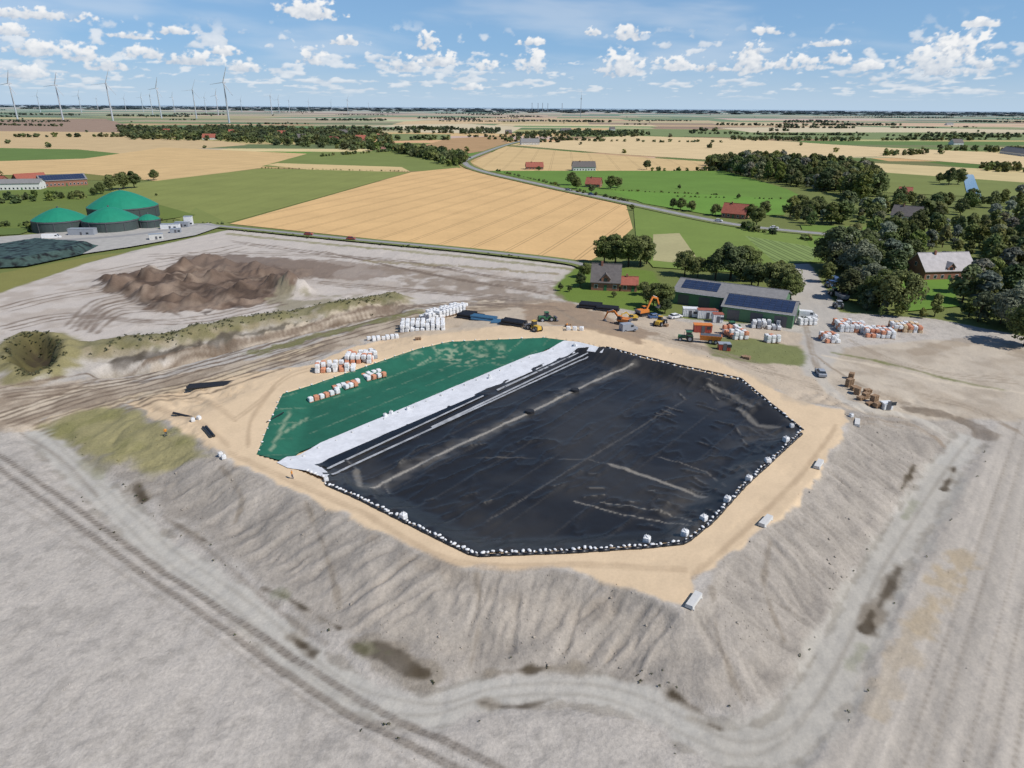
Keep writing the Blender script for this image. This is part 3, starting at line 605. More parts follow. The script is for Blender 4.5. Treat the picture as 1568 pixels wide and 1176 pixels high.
def gable(name,pA,pB,depth,wh,rise,mw,mrf,pv=None,chim=True,win=True,gate=False,dormer=False,length=None,hip=0):
    A=P(*pA); Bq=P(*pB); L=length or math.hypot(Bq[0]-A[0],Bq[1]-A[1]); D=depth; T=Thing(name); o=.45
    w=T.part("walls",mw); w.prism([(0,0),(D,0),(D,wh),(D/2,wh+rise),(0,wh)],0,L,'x')
    sl=rise/(D/2); r=T.part("roof",mrf)
    for sgn in (0,1):
        f=lambda yy:(D-yy if sgn else yy)
        pr=[(f(-o),wh-o*sl+.04),(f(D/2),wh+rise+.04),(f(D/2),wh+rise+.28),(f(-o),wh-o*sl+.26)]
        r.prism(pr if not sgn else pr[::-1],-o,L+o,'x')
    T.part("ridge",mrf).box(-o-.02,L+o+.02,D/2-.18,D/2+.18,wh+rise+.2,wh+rise+.36)
    if chim: T.part("chimney",m_brick).box(L*.3,L*.3+.7,D*.42,D*.42+.7,wh+rise*.7,wh+rise+1.1)
    if win:
        fr=T.part("window_frames",m_frame); g=T.part("window_glass",m_glass); n=max(2,int(L/2.6))
        for i in range(n):
            cx=(i+.5)*L/n
            if i==n//2: T.part("door",m_dgreen).box(cx-.5,cx+.5,-.07,.02,0,2.1); continue
            fr.box(cx-.65,cx+.65,-.05,.02,.85,2.25); g.box(cx-.55,cx+.55,-.08,-.02,.95,2.15)
            fr.box(cx-.65,cx+.65,D-.02,D+.05,.85,2.25); g.box(cx-.55,cx+.55,D+.02,D+.08,.95,2.15)
        for gx,s_ in ((0,-1),(L,1)):
            for yy,zz in ((D*.28,1.5),(D*.72,1.5),(D*.5,wh+rise*.3)):
                a,b=sorted((gx-s_*.02,gx+s_*.05)); fr.box(a,b,yy-.6,yy+.6,zz-.7,zz+.7)
                a,b=sorted((gx+s_*.02,gx+s_*.08)); g.box(a,b,yy-.5,yy+.5,zz-.6,zz+.6)
    if gate:
        gt=T.part("gates",m_steel); n=int(L/6)
        for i in range(n): gt.box((i+.5)*L/n-1.8,(i+.5)*L/n+1.8,-.06,.02,0,wh*.8)
        gt.box(L-.02,L+.06,D*.3,D*.7,0,wh*.9)
        rb=T.part("gutter",m_frame); rb.box(-o,L+o,-o-.14,-o-.01,wh-o*sl+.06,wh-o*sl+.2)
    if dormer:
        dm=T.part("dormer_walls",mw); cx=L*.5; dw=1.5
        dm.prism([(cx-dw,wh-.2),(cx+dw,wh-.2),(cx+dw,wh+1.2),(cx,wh+2.8),(cx-dw,wh+1.2)],-.1,D*.42)
        dr=T.part("dormer_roof",mrf)
        dr.prism([(cx-dw-.3,wh+.95),(cx,wh+2.85),(cx,wh+3.05),(cx-dw-.3,wh+1.15)],-.4,D*.45); dr.prism([(cx+dw+.3,wh+.95),(cx+dw+.3,wh+1.15),(cx,wh+3.05),(cx,wh+2.85)],-.4,D*.45)
        T.part("window_glass",m_glass).box(cx-.6,cx+.6,-.16,-.08,wh+.1,wh+1.3)
    if pv:
        x0,x1,v0,v1=pv; p=T.part("solar_panels",m_pv); nxp=max(2,int((x1-x0)*L/1.75)); nyp=max(2,int((v1-v0)*math.hypot(D/2,rise)/1.1))
        for i in range(nxp):
            for j in range(nyp):
                a=x0*L+i*(x1-x0)*L/nxp; b=a+(x1-x0)*L/nxp-.09; c=v0+(v1-v0)*j/nyp; e=v0+(v1-v0)*(j+1)/nyp-.012
                q=lambda xx,v,h:(xx,v*D/2,wh+v*rise+.28+h)
                p.quadbox([q(a,c,.05),q(b,c,.05),q(b,e,.05),q(a,e,.05),q(a,c,.1),q(b,c,.1),q(b,e,.1),q(a,e,.1)])
    z=float(Hh((A[0]+Bq[0])/2,(A[1]+Bq[1])/2)) if A[1]<500 else 0; return T.put(A[0],A[1],z-.1,yaw(A,Bq))
gable("machinery_hall",(1104,488),(1212,503),13,4.2,2.3,m_green,m_roofg,pv=(.02,.98,.05,.95),chim=False,win=False,gate=True)
gable("farm_hall",(1030,464),(1130,478),16,4.2,2.6,m_green,m_roofg,pv=(.05,.4,.25,.9),chim=False,win=False,gate=True,length=34)
gable("farmhouse",(905,444),(948,446),10,3.2,5.2,m_brick,m_roofd,dormer=True)
gable("brick_annex",(950,446),(975,447),6,2.6,2,m_brick,m_roofr)
gable("farmhouse",(1414,430),(1490,428),12,3.8,5.5,m_brick,m_roofl,dormer=True)
gable("brick_house",(1104,333),(1140,336),10,3,5,m_brick,m_roofr)
gable("brick_house",(896,287),(918,288),9,3,4.5,m_brick,m_roofr)
gable("white_house",(878,262),(912,262),12,4,5,m_wwall,m_roofd)
gable("brick_house",(806,260),(832,260),10,3,4,m_brick,m_roofr)
gable("barn",(1362,338),(1405,342),12,3.5,5,m_wwall,m_roofd)
gable("barn",(1375,302),(1395,303),9,3,4,m_brick,m_roofr)
gable("solar_barn",(64,287),(135,283),18,4.5,3.5,m_brick,m_roofg,pv=(.02,.98,.05,.95),chim=False)
gable("red_roof_barn",(30,284),(75,281),15,4,4,m_brick,m_roofr,chim=False)
gable("white_barn",(0,292),(62,291),12,5,2.5,m_wwall,m_roofg,chim=False)
gable("brick_house",(-40,288),(0,290),12,4,5,m_brick,m_roofr)
for a,b,mw,mrr in (((798,222),(826,222),m_wwall,m_roofg),((310,214),(330,214),m_wwall,m_roofr),((545,216),(560,216),m_brick,m_roofr),((575,214),(590,214),m_brick,m_roofr),((520,206),(533,206),m_brick,m_roofd),((425,208),(438,208),m_brick,m_roofr),((455,214),(468,214),m_wwall,m_roofd),((350,206),(362,206),m_brick,m_roofr),((860,203),(875,203),m_wwall,m_roofd),((1460,222),(1475,222),m_wwall,m_roofd),((1450,192),(1460,192),m_wwall,m_roofg),((1530,235),(1568,240),m_wwall,m_roofg),((500,218),(512,219),m_brick,m_roofr),((775,206),(784,206),m_brick,m_roofd),((935,200),(942,200),m_wwall,m_roofd),((250,205),(260,205),m_brick,m_roofr)):
    gable("village_house",a,b,14,4,6,mw,mrr,chim=False)
# biogas plant
def tank(px,py,R,wh,dh,name="biogas_digester"):
    x,y=P(px,py); T=Thing(name); w=T.part("tank_wall",m_tank); w.cyl((0,0,0),(0,0,wh),R,R,40)
    rim=T.part("rim",m_steel); rim.cyl((0,0,wh-.5),(0,0,wh+.1),R+.25,R+.25,40)
    d=T.part("gas_dome",m_dome); n=40; m=10
    for j in range(m+1):
        f=j/m; r=R*(1-f); zz=wh+.12+dh*(1-(1-f)**1.7)*.75+dh*.25*f
        for i in range(n): t=2*math.pi*i/n; d.v.append((r*math.cos(t)*1.005+.0,r*math.sin(t)*1.005,zz+.06*(i%2)*(1-f)))
    for j in range(m):
        for i in range(n): a=j*n+i; b=j*n+(i+1)%n; d.f.append([a,b,b+n,a+n])
    T.part("vent",m_steel).cyl((0,0,wh+dh),(0,0,wh+dh+.8),.4,.4)
    for a in range(10):
        t=a*math.pi/5; T.part("ribs",m_steel).beam((R*1.01*math.cos(t),R*1.01*math.sin(t),0),(R*1.01*math.cos(t),R*1.01*math.sin(t),wh),.25,.25)
    T.put(x,y,0,0)
tank(96,352,12.5,5.5,5.5); tank(192,333,18,6.5,8.5); tank(173,352,13,5.5,6); tank(230,349,5.5,4.5,2.5)
def cont(name,px,py,rz,L,Wd,Hh_,mw,mr_=None,z=None):
    x,y,zz=G(px,py); T=Thing(name); T.part("body",mw).box(-L/2,L/2,-Wd/2,Wd/2,.12,Hh_)
    c=T.part("ribs",mw); n=int(L/.5)
    for i in range(n): c.box(-L/2+.1+i*L/n,-L/2+.25+i*L/n,-Wd/2-.05,-Wd/2+.01,.2,Hh_-.15); c.box(-L/2+.1+i*L/n,-L/2+.25+i*L/n,Wd/2-.01,Wd/2+.05,.2,Hh_-.15)
    T.part("roof",mr_ or m_grey).box(-L/2-.08,L/2+.08,-Wd/2-.08,Wd/2+.08,Hh_+.003,Hh_+.14)
    T.part("skids",m_steel).box(-L/2+.3,L/2-.3,-Wd/2+.3,-Wd/2+.5,-.1,.117); T.part("skids",m_steel).box(-L/2+.3,L/2-.3,Wd/2-.5,Wd/2-.3,-.1,.117)
    T.part("door",m_steel).box(-.45,.45,-Wd/2-.09,-Wd/2-.055,.2,2.1); T.part("window",m_glass).box(L*.2,L*.2+1.1,-Wd/2-.09,-Wd/2-.055,1.1,1.9)
    T.put(x,y,zz,rz)
for a in ((262,352,.2,9,3,3,m_white2),(280,349,.1,7,3,3,m_grey),(128,361,.1,12,4,3.5,m_grey),(270,358,.3,5,2.5,2.6,m_grey),(290,346,.2,4,3,5,m_white2),(240,368,.5,6,3,3,m_slab)): cont("plant_container",*a)
def clamp():
    pl=[P(a,b) for a,b in [(-40,402),(-20,385),(60,372),(152,378),(125,392),(40,410),(-30,414)]]
    def f(x,y):
        d,_=psdf(pl,x,y); ty=ss(.62,.7,vn(x*.7,y*.7,9)); c=np.tile(np.array(S(66,84,78)),(len(x),1))*(.5+.9*fbm(x*.5,y*.5,3,4))[:,None]
        return c*(1-ty[:,None])+.012*ty[:,None],2.6*ss(0,5,-d)+(fbm(x*.5,y*.5,2,3)-.5)*.4*(d<-1),None
    drape("silage_clamp",pl,1.0,.7,attrmat("silage_cover",[(1,.3,5)],rough=.6,bump=.6),f)
clamp()
# ------------------------------------------------------------------ bags, rolls, slabs
def bag(T,x,y,z,s,mat=m_bag,nm="bags"):
    b=T.part(nm,mat); b.blob(x,y,z+s*.48,s*.5,s*.5,s*.48,.3,12,6,.05,random.uniform(-.2,.2))
def bigbag(px,py,s=1.3):
    T=Thing("big_bag"); bag(T,0,0,0,s); l=T.part("loops",m_bag)
    for a in (-1,1):
        for b in (-1,1): l.beam((a*s*.35,b*s*.35,s*.85),(a*s*.15,b*s*.15,s*1.2),.08,.05)
    T.part("tie",m_bag).cyl((0,0,s*.9),(0,0,s*1.1),s*.2,s*.1,8)
    x,y,z=G(px,py); T.put(x,y,z-.05,random.random()*3,1,True,False)
for p in [(618,794),(990,830),(1048,820),(1077,797),(1113,768),(1146,736),(1175,709),(1203,676)]: bigbag(p[0],p[1],1.0)
for p in [(1303,638),(343,702),(305,642),(296,645),(500,737),(590,638),(599,634),(625,628),(750,580),(1212,654),(880,530),(338,698)]: bigbag(p[0],p[1],.75)
def bagrow(name,px,step,s,mat=m_bag,jit=.22):
    T=Thing(name); pl=Gp(dens(px,4)); pts=resample(pl,step); o=pts[0]; oz=float(Hh(*o))
    for (x,y) in pts:
        x+=random.uniform(-jit,jit); y+=random.uniform(-jit,jit); z=float(Hh(x,y))
        k=s*random.uniform(.7,1.25); T.part("bags",mat).blob(x-o[0],y-o[1],z-oz+k*.3+.08,k*.65,k*.42,k*.32,.6,8,5,.1,random.random()*3)
    T.put(o[0],o[1],oz,0,1,True,True)
bagrow("sandbag_row",[(500,741),(540,757),(620,797),(690,832),(725,848),(860,843),(990,836),(1040,831)],.78,.44)
bagrow("sandbag_row",[(1052,828),(1090,796),(1140,741),(1195,691),(1225,661)],1.1,.42)
bagrow("sandbag_row",[(1225,655),(1178,619),(1134,582),(1050,564),(975,546),(930,533)],1.5,.45)
bagrow("sandbag_row",[(398,690),(403,672),(432,603),(480,589),(560,561),(640,534),(690,523),(835,517)],3.0,.36)
bagrow("sandbag_row",[(445,705),(560,655),(700,596),(860,528)],4.0,.4,m_slab)
bagrow("sandbag_row",[(470,722),(500,734)],.9,.5)
def rim(px,r=.35):
    T=Thing("membrane_anchor_roll"); pl=[P(a,b,HC) for a,b in px]; pts=resample(pl,1.5); o=pts[0]; oz=float(Hh(*o)); b=T.part("roll",m_pipe)
    for i in range(len(pts)-1):
        a,c=pts[i],pts[i+1]; b.cyl((a[0]-o[0],a[1]-o[1],float(Hh(*a))-oz+.06),(c[0]-o[0],c[1]-o[1],float(Hh(*c))-oz+.06),r*random.uniform(.7,1.1),r*random.uniform(.7,1.1),8)
    T.put(o[0],o[1],oz,0,1,True,True)
rim([(500,743),(540,760),(620,800),(690,835),(725,852),(860,847),(990,839),(1050,832),(1090,800),(1140,745),(1195,694),(1231,661)],.3); rim([(1229,659),(1178,617),(1134,580),(1050,562),(975,544),(925,531)],.3)
def stack(px,rows,layers,s=1.05,mats=(m_bag,),name="big_bag_stack",prob=.93):
    A=G(*px[0]);Bq=G(*px[1]); L=math.hypot(Bq[0]-A[0],Bq[1]-A[1]); n=max(1,int(L/(s*1.15))); T=Thing(name)
    for l in range(layers):
        for i in range(n):
            for j in range(rows):
                if random.random()<prob-.15*l:
                    m=random.choice(mats); X0=(i+.5)*L/n+random.uniform(-.1,.1); Y0=j*s*1.12+random.uniform(-.1,.1)
                    bag(T,X0,Y0,l*s*.95,s,m,m.name)
                    if l==0: T.part("pallets",m_wood).box((i+.5)*L/n-s*.5,(i+.5)*L/n+s*.5,j*s*1.12-s*.5,j*s*1.12+s*.5,-.08,.06)
    T.put(A[0],A[1],A[2]+.02,yaw(A,Bq),1,True,False)
W=(m_bag,); OW=(m_bag,m_bag,m_obag)
stack([(562,523),(612,517)],2,1,1.0); stack([(612,509),(682,505)],6,2,1.1); stack([(655,492),(712,480)],4,2,1.1); stack([(690,480),(715,472)],2,1,1.1)
stack([(482,571),(545,568)],3,2,1.05,OW); stack([(528,556),(570,556)],4,2,1.05,OW); stack([(560,552),(580,548)],3,2,1.0,(m_grey,m_bag)); stack([(472,616),(520,602)],1,1,1.05,OW,prob=.85); stack([(512,600),(555,590)],2,1,1.0,OW,prob=.8); stack([(560,583),(592,577)],3,1,1.05,OW,prob=.85)
stack([(1122,520),(1145,520)],6,2,1.15,OW); stack([(1172,525),(1194,526)],2,2,1.1,OW); stack([(1150,502),(1196,506)],3,2,1.15,(m_bag,m_grey)); stack([(1222,498),(1250,497)],2,2,1.1)
stack([(1262,525),(1286,525)],4,2,1.1,OW); stack([(1284,508),(1330,510)],6,2,1.15,OW); stack([(1325,516),(1370,519)],5,2,1.1,(m_bag,m_bag,m_obag)); stack([(1366,508),(1412,510)],5,2,1.1,(m_obag2,m_obag2,m_obag,m_bag))
stack([(865,506),(895,506)],1,1,1.2,W,prob=.8)
def rolls(px,py,n,L,rz,r=.35,layers=2,mat=m_pipe,name="membrane_roll_stack"):
    x,y,z=G(px,py); T=Thing(name); b=T.part("rolls",mat); c=T.part("cores",m_steel)
    for l in range(layers):
        for i in range(n-l):
            yy=(i-(n-l)/2)*r*2.05; o=random.uniform(-.2,.2); zz=r+l*r*1.75
            b.cyl((-L/2+o,yy,zz),(L/2+o,yy,zz),r,r,14); c.cyl((-L/2+o-.05,yy,zz),(L/2+o+.05,yy,zz),r*.3,r*.3,8)
    T.put(x,y,z,rz,1,True)
rolls(722,487,5,7.5,-.4,.4); rolls(742,490,4,7.5,-.4,.4,2,m_bpipe); rolls(714,481,3,7,-.4,.35,2,m_pipe); rolls(765,494,4,4,-.2,.4,1,m_bpipe); rolls(788,497,5,7,-.5,.4); rolls(905,470,6,7,-.3,.4); rolls(930,475,5,7,-.3,.4); rolls(323,590,6,9.5,.25,.22,1); rolls(280,636,2,5,-.4,.15,1); rolls(322,662,2,5,-.9,.25,1); rolls(420,640,1,5,1.2,.12,1)
for px,py,a in ((1062,922,.95),(1172,800,.85),(1253,713,.95),(1312,649,1.1)):
    x,y,z=G(px,py); T=Thing("concrete_slab_element"); T.part("slab",m_slab).box(-1.6,1.6,-.5,.5,.02,.5,.05,.05); T.part("feet",m_slab).box(-1.4,-1.1,-.6,.6,-.15,.017); T.part("feet",m_slab).box(1.1,1.4,-.6,.6,-.15,.017)
    T.put(x,y,z+.1,a,1.0,True)
def pallets(px,py,n,sc2=1.25):
    x,y,z=G(px,py); T=Thing("pallet_stack"); w=T.part("slats",m_wood)
    for k in range(n):
        o=random.uniform(-.06,.06); z0=k*.15
        for s_ in range(5): w.box(-.6+o,.6+o,-.4+s_*.19,-.28+s_*.19,z0+.11,z0+.135)
        for s_ in (-.58,-.05,.48): w.box(s_+o,s_+.1+o,-.4,.5,z0,z0+.107)
    T.put(x,y,z,random.random(),sc2,True)
for px,py,n in ((1300,592,10),(1303,580,8),(1312,604,9),(1325,610,7),(1338,616,9),(1328,602,5),(1343,624,6),(1308,598,6),(1318,612,4),(1332,620,3),(870,500,4),(1140,548,3),(1145,550,4),(1020,500,4),(640,520,3)): pallets(px,py,n)
for px,py in ((811,632),(880,599)):
    x,y,z=G(px,py); T=Thing("sump_shaft"); T.part("ring",m_pipe).cyl((0,0,0),(0,0,.5),1.0,.95,24); T.part("lid",m_black).cyl((0,0,.503),(0,0,.56),.8,.8,24); T.put(x,y,z,0)
# ------------------------------------------------------------------ vehicles
def wheels(T,pos,r,w):
    for x,y in pos:
        T.part("tyres",m_black).cyl((x,y-w/2,r),(x,y+w/2,r),r,r,16); T.part("rims",m_grey).cyl((x,y-w/2-.02,r),(x,y+w/2+.02,r),r*.5,r*.5,10)
def car(px,py,rz,mat,z=None,name="parked_car",world=None):
    x,y,zz=world or G(px,py); T=Thing(name); b=T.part("body",mat)
    b.prism([(-2.15,.3),(2.1,.3),(2.2,.6),(2.05,.82),(1.1,.95),(-1.9,1.0),(-2.2,.85)],-.88,.88)
    T.part("glasshouse",m_glass).quadbox([(-1.85,-.8,.98),(1.1,-.8,.94),(1.1,.8,.94),(-1.85,.8,.98),(-1.35,-.62,1.42),(.35,-.62,1.42),(.35,.62,1.42),(-1.35,.62,1.42)])
    T.part("roof",mat).box(-1.4,.4,-.66,.66,1.423,1.49,.05,.05); wheels(T,[(-1.35,-.82),(-1.35,.82),(1.35,-.82),(1.35,.82)],.33,.24)
    T.part("lights",m_frame).box(2.1,2.21,-.8,-.45,.6,.75); T.part("lights",m_frame).box(2.1,2.21,.45,.8,.6,.75); T.put(x,y,zz,rz)
def van(px,py,rz,mat=m_white2,L=5.6,name="parked_van"):
    x,y,z=G(px,py); T=Thing(name); b=T.part("body",mat); h=L/2
    b.prism([(-h,.4),(h,.4),(h,1.1),(h-.9,1.4),(h-1.6,2.3),(-h+.1,2.4),(-h,2.2)],-1,1)
    T.part("windscreen",m_glass).quadbox([(h-.86,-.85,1.42),(h-.8,-.85,1.42),(h-.8,.85,1.42),(h-.86,.85,1.42),(h-1.6,-.8,2.25),(h-1.5,-.8,2.25),(h-1.5,.8,2.25),(h-1.6,.8,2.25)])
    T.part("side_glass",m_glass).box(h-2.4,h-1.5,-1.02,1.02,1.4,2.0); wheels(T,[(-h+1,-.95),(-h+1,.95),(h-1,-.95),(h-1,.95)],.38,.26); T.put(x,y,z,rz)
def excavator(px,py,rz,boom=.6,mat=m_orange,scl=1.0):
    x,y,z=G(px,py); T=Thing("excavator")
    for s_ in (-1,1):
        T.part("tracks",m_black).prism([(-1.9,.25),(-1.6,0),(1.6,0),(1.9,.25),(1.95,.6),(1.6,.9),(-1.6,.9),(-1.95,.6)],s_*1.25-.28,s_*1.25+.28)
        for k in range(5): T.part("rollers",m_steel).cyl((-1.4+k*.7,s_*1.55,.4),(-1.4+k*.7,s_*1.58,.4),.22,.22,8)
    T.part("chassis",m_steel).box(-1.2,1.2,-1,1,.4,1.0); T.part("slew_ring",m_steel).cyl((0,0,1.0),(0,0,1.15),.8,.8,16)
    b=T.part("upper_body",mat); b.box(-2.2,1.3,-1.25,-.2,1.15,2.05,.1,.05); b.box(-2.2,.1,-.2,1.25,1.15,2.0,.1,.05); T.part("counterweight",m_steel).prism([(-2.5,1.2),(-2.2,1.15),(-2.2,2.1),(-2.6,1.9)],-1.25,1.25)
    T.part("cab",mat).box(.1,1.4,.2,1.25,1.15,1.6); T.part("cab_glass",m_glass).box(.15,1.38,.24,1.21,1.6,2.65,.08,.05); T.part("cab_roof",mat).box(.12,1.35,.22,1.23,2.66,2.78)
    e1=(3.0,-.1,3.4+boom); e2=(5.2,-.1,2.6+boom); e3=(5.8,-.1,.6+boom)
    a=T.part("boom",mat); a.beam((.9,-.1,1.6),e1,.4,.5,.38,.6); a.beam(e1,e2,.38,.6,.32,.35); T.part("stick",mat).beam((e2[0]-.4,-.1,e2[2]+.35),e3,.3,.5,.26,.25)
    T.part("rams",m_frame).cyl((1.6,.2,1.4),(2.9,.15,2.9+boom),.08,.08,8); T.part("rams",m_frame).cyl((3.2,-.1,3.8+boom),(4.7,-.1,3.1+boom),.08,.08,8)
    T.part("bucket",m_steel).prism([(e3[0]-.1,e3[2]+.1),(e3[0]+.3,e3[2]-.2),(e3[0]+.2,e3[2]-.9),(e3[0]-.5,e3[2]-1.1),(e3[0]-1.0,e3[2]-.8),(e3[0]-.35,e3[2]-.5)],-.65,.45)
    T.put(x,y,z,rz,scl)
def loader(px,py,rz,mat=m_yel,name="wheel_loader"):
    x,y,z=G(px,py); T=Thing(name); wheels(T,[(-1.5,-1),(-1.5,1),(1.3,-1),(1.3,1)],.75,.5); b=T.part("body",mat); b.box(-2.4,-.3,-.7,.7,.7,1.7,.1,.08); b.box(-.2,1.6,-.5,.5,.6,1.2)
    T.part("cab",m_glass).box(-.5,.7,-.6,.6,1.5,2.7,.1,.08); T.part("cab_roof",mat).box(-.5,.75,-.65,.65,2.705,2.82); a=T.part("arms",mat)
    for s_ in (-.5,.5): a.beam((.6,s_,1.5),(2.8,s_,.6),.15,.3)
    T.part("bucket",m_steel).prism([(2.7,.1),(3.7,.1),(3.5,.25),(2.9,.4),(2.9,1.0),(3.2,1.2),(2.7,1.1)],-1.2,1.2); T.put(x,y,z,rz)
def tractor(px,py,rz,mat=m_dgreen,trailer=None):
    x,y,z=G(px,py); T=Thing("tractor"); wheels(T,[(-1,-.95),(-1,.95)],.9,.5); wheels(T,[(1.5,-.85),(1.5,.85)],.6,.38); b=T.part("bonnet",mat); b.box(.1,2.2,-.42,.42,.8,1.6,.06,.06); b.box(-1.4,.1,-.5,.5,.7,1.4)
    T.part("cab_glass",m_glass).box(-1.4,.15,-.72,.72,1.4,2.6,.1,.08); T.part("cab_roof",mat).box(-1.45,.2,-.75,.75,2.605,2.75); T.part("fenders",mat).box(-1.7,-.3,-1.15,-.72,1.75,1.83); T.part("fenders",mat).box(-1.7,-.3,.72,1.15,1.75,1.83); T.part("exhaust",m_steel).cyl((.6,.3,1.6),(.6,.3,2.6),.06)
    T.put(x,y,z,rz)
    if trailer:
        U=Thing("dump_trailer"); U.part("tub",trailer).quadbox([(-3,-1,.9),(2.2,-1,.9),(2.2,1,.9),(-3,1,.9),(-3.4,-1.25,2.2),(2.4,-1.25,2.2),(2.4,1.25,2.2),(-3.4,1.25,2.2)]); U.part("load",m_steel).box(-3.2,2.2,-1.1,1.1,2.203,2.25)
        U.part("drawbar",m_steel).beam((2.2,0,.8),(4.2,0,.7),.2,.2); U.part("chassis",m_steel).box(-2.8,2.2,-.5,.5,.65,.89); wheels(U,[(-1.9,-1),(-1.9,1),(-.5,-1),(-.5,1)],.6,.5); c,s_=math.cos(rz),math.sin(rz); U.put(x-5.8*c,y-5.8*s_,z,rz)
excavator(953,497,2.6,.2); excavator(985,483,.5,2.2,scl=1.0); excavator(968,490,3.4,.2,m_yel,.7)
loader(818,506,2.2); loader(836,492,.3,m_dgreen,"telescopic_handler"); loader(1010,498,1.0)
tractor(1050,522,2.9,m_dgreen,m_orange); tractor(1275,452,1.6,m_dgreen,m_grey); tractor(1122,506,.2,m_dgreen)
tractor(1270,440,1.7,m_blue); tractor(1282,472,1.5,m_grey)
cont("waste_container",1075,508,-.1,5,2.4,2.2,m_red,m_orange); cont("red_container",1108,536,-.1,3,2,1.8,m_red); cont("site_cabin",1056,484,-.15,4.5,2.5,2.6,m_white2,m_white2); cont("site_cabin",1082,487,-.1,6,2.5,2.7,m_white2,m_roofr); cont("site_cabin",1098,493,-.1,3,2.5,2.6,m_white2,m_roofr); cont("white_tank_box",1356,626,.1,2,1.6,1.4,m_white2,m_white2)
car(1256,574,1.4,m_grey); car(1003,487,.3,m_blue); car(1034,487,.5,m_white2); van(1236,487,-.2); van(962,507,.4,m_grey,5); van(80,366,.3,m_white2,8,"parked_truck"); car(1240,492,.2,m_white2); van(1275,432,1.6,m_blue,6)
for p in (473,362,0),(538,369,1),(1185,352,2): 
    w=P(p[0],p[1]); car(0,0,-.15,(m_red,m_red,m_white2)[p[2]],world=(w[0],w[1],.65),name="car")
for px,py in ((905,300),(870,293),(1100,341),(720,243)): w=P(px,py); car(0,0,-.5,random.choice((m_white2,m_blue,m_grey)),world=(w[0],w[1],.63),name="car")
def worker(px,py,rz):
    x,y,z=G(px,py)
    V=[(0,0,.95),(0,0,1.2),(0,0,1.45),(0,0,1.55),(0,0.02,1.68),(.1,0,.9),(.13,.06,.5),(.13,0,.08),(.13,.14,.04),(-.1,0,.9),(-.13,-.08,.5),(-.14,-.16,.08),(-.14,-.02,.04),(.2,0,1.42),(.27,.03,1.15),(.25,.2,.95),(-.2,0,1.42),(-.27,0,1.13),(-.27,.08,.88)]
    E=[(0,1),(1,2),(2,3),(3,4),(0,5),(5,6),(6,7),(7,8),(0,9),(9,10),(10,11),(11,12),(2,13),(13,14),(14,15),(2,16),(16,17),(17,18)]
    R=[.15,.15,.14,.06,.11,.1,.07,.05,.045,.1,.07,.05,.045,.07,.05,.035,.07,.05,.035]
    me=bpy.data.meshes.new("worker"); me.from_pydata(V,E,[]); o=link("worker",me); o.location=(x,y,z); o.rotation_euler=(0,0,rz)
    md=o.modifiers.new("skin",'SKIN'); 
    for i,s_ in enumerate(me.skin_vertices[0].data): s_.radius=(R[i],R[i]*.85); s_.use_root=(i==0)
    o.modifiers.new("sub",'SUBSURF').levels=1
    m,t,b=newmat("worker_clothes"); tc=N(t,'ShaderNodeTexCoord'); sx=N(t,'ShaderNodeSeparateXYZ'); cr=N(t,'ShaderNodeValToRGB'); mm=N(t,'ShaderNodeMath',operation='DIVIDE'); mm.inputs[1].default_value=1.8
    t.links.new(tc.outputs['Object'],sx.inputs[0]); t.links.new(sx.outputs['Z'],mm.inputs[0]); t.links.new(mm.outputs[0],cr.inputs[0]); t.links.new(cr.outputs[0],b.inputs['Base Color']); cr.color_ramp.interpolation='CONSTANT'
    e=cr.color_ramp.elements; e[0].color=(.03,.05,.12,1); e[1].position=.53; e[1].color=(.8,.3,.03,1); n=e.new(.83); n.color=(.5,.3,.2,1); n=e.new(.95); n.color=(.7,.7,.65,1); me.materials.append(m)
worker(255,668,.4); worker(448,733,2.0); worker(868,503,1.0)
# wind turbines
def turb_mesh():
    T=Thing("wind_turbine"); b=T.part("t",m_turb); b.cyl((0,0,0),(0,0,100),2.6,1.4,12); b.box(-1.9,1.9,-3,7,98.8,102.6,.3,.3); b.cyl((0,-4.5,101),(0,-3,101),1.0,2.0,10)
    for k in range(3):
        a=k*2*math.pi/3+.4; d=Vector((math.sin(a),0,math.cos(a))); c=Vector((0,-4,101)); b.beam(tuple(c),tuple(c+d*8),1.4,1.1,3.2,.9); b.beam(tuple(c+d*8),tuple(c+d*40),3.2,.9,.9,.5)
    return T.mesh("wind_turbine",b,[m_turb])
m_turb=solid("turbine_white",(.44,.47,.50),.5,amp=.02); tm=turb_mesh()
def hy(px): return 166+ (px-784)*0.0073
for px,hub,sct in [(38,137,1.3),(117,137,1.3),(178,139,1.25),(245,137,1.3),(311,143,1.25),(358,145,1.2),(401,136,1.3),(460,152,1.2),(300,151,1.1),(288,154,1.1),(330,154,1.1),(372,154,1.1),(388,152,1.1),(420,157,1),(470,157,1),(484,158,1),(510,159,1),(540,160,1),(562,157,1),(590,161,1),(205,152,1.1),(150,152,1.1),(265,155,1.1),(80,154,1.1),(228,155,1.1)]:
    up=hy(px)-hub; D=max((100*sct-HC_CAM),20)*FPX*.96/max(up,2.2); D=min(D,14000); dx=(px-784)/(FPX*.94)
    o=bpy.data.objects.new("wind_turbine",tm); sc.collection.objects.link(o); o.location=(dx*D,D,0); o.rotation_euler=(0,0,random.uniform(-.6,.6)); o.scale=(sct,)*3
T=Thing("radio_mast"); b=T.part("shaft",m_grey); b.cyl((0,0,0),(0,0,130),2.4,1.2,10); b.cyl((0,0,108),(0,0,114),4,4,14); b.cyl((0,0,130),(0,0,155),.6,.3,6); x=(873-784)/980*4800; T.put(x,4800,0,0,1,True)
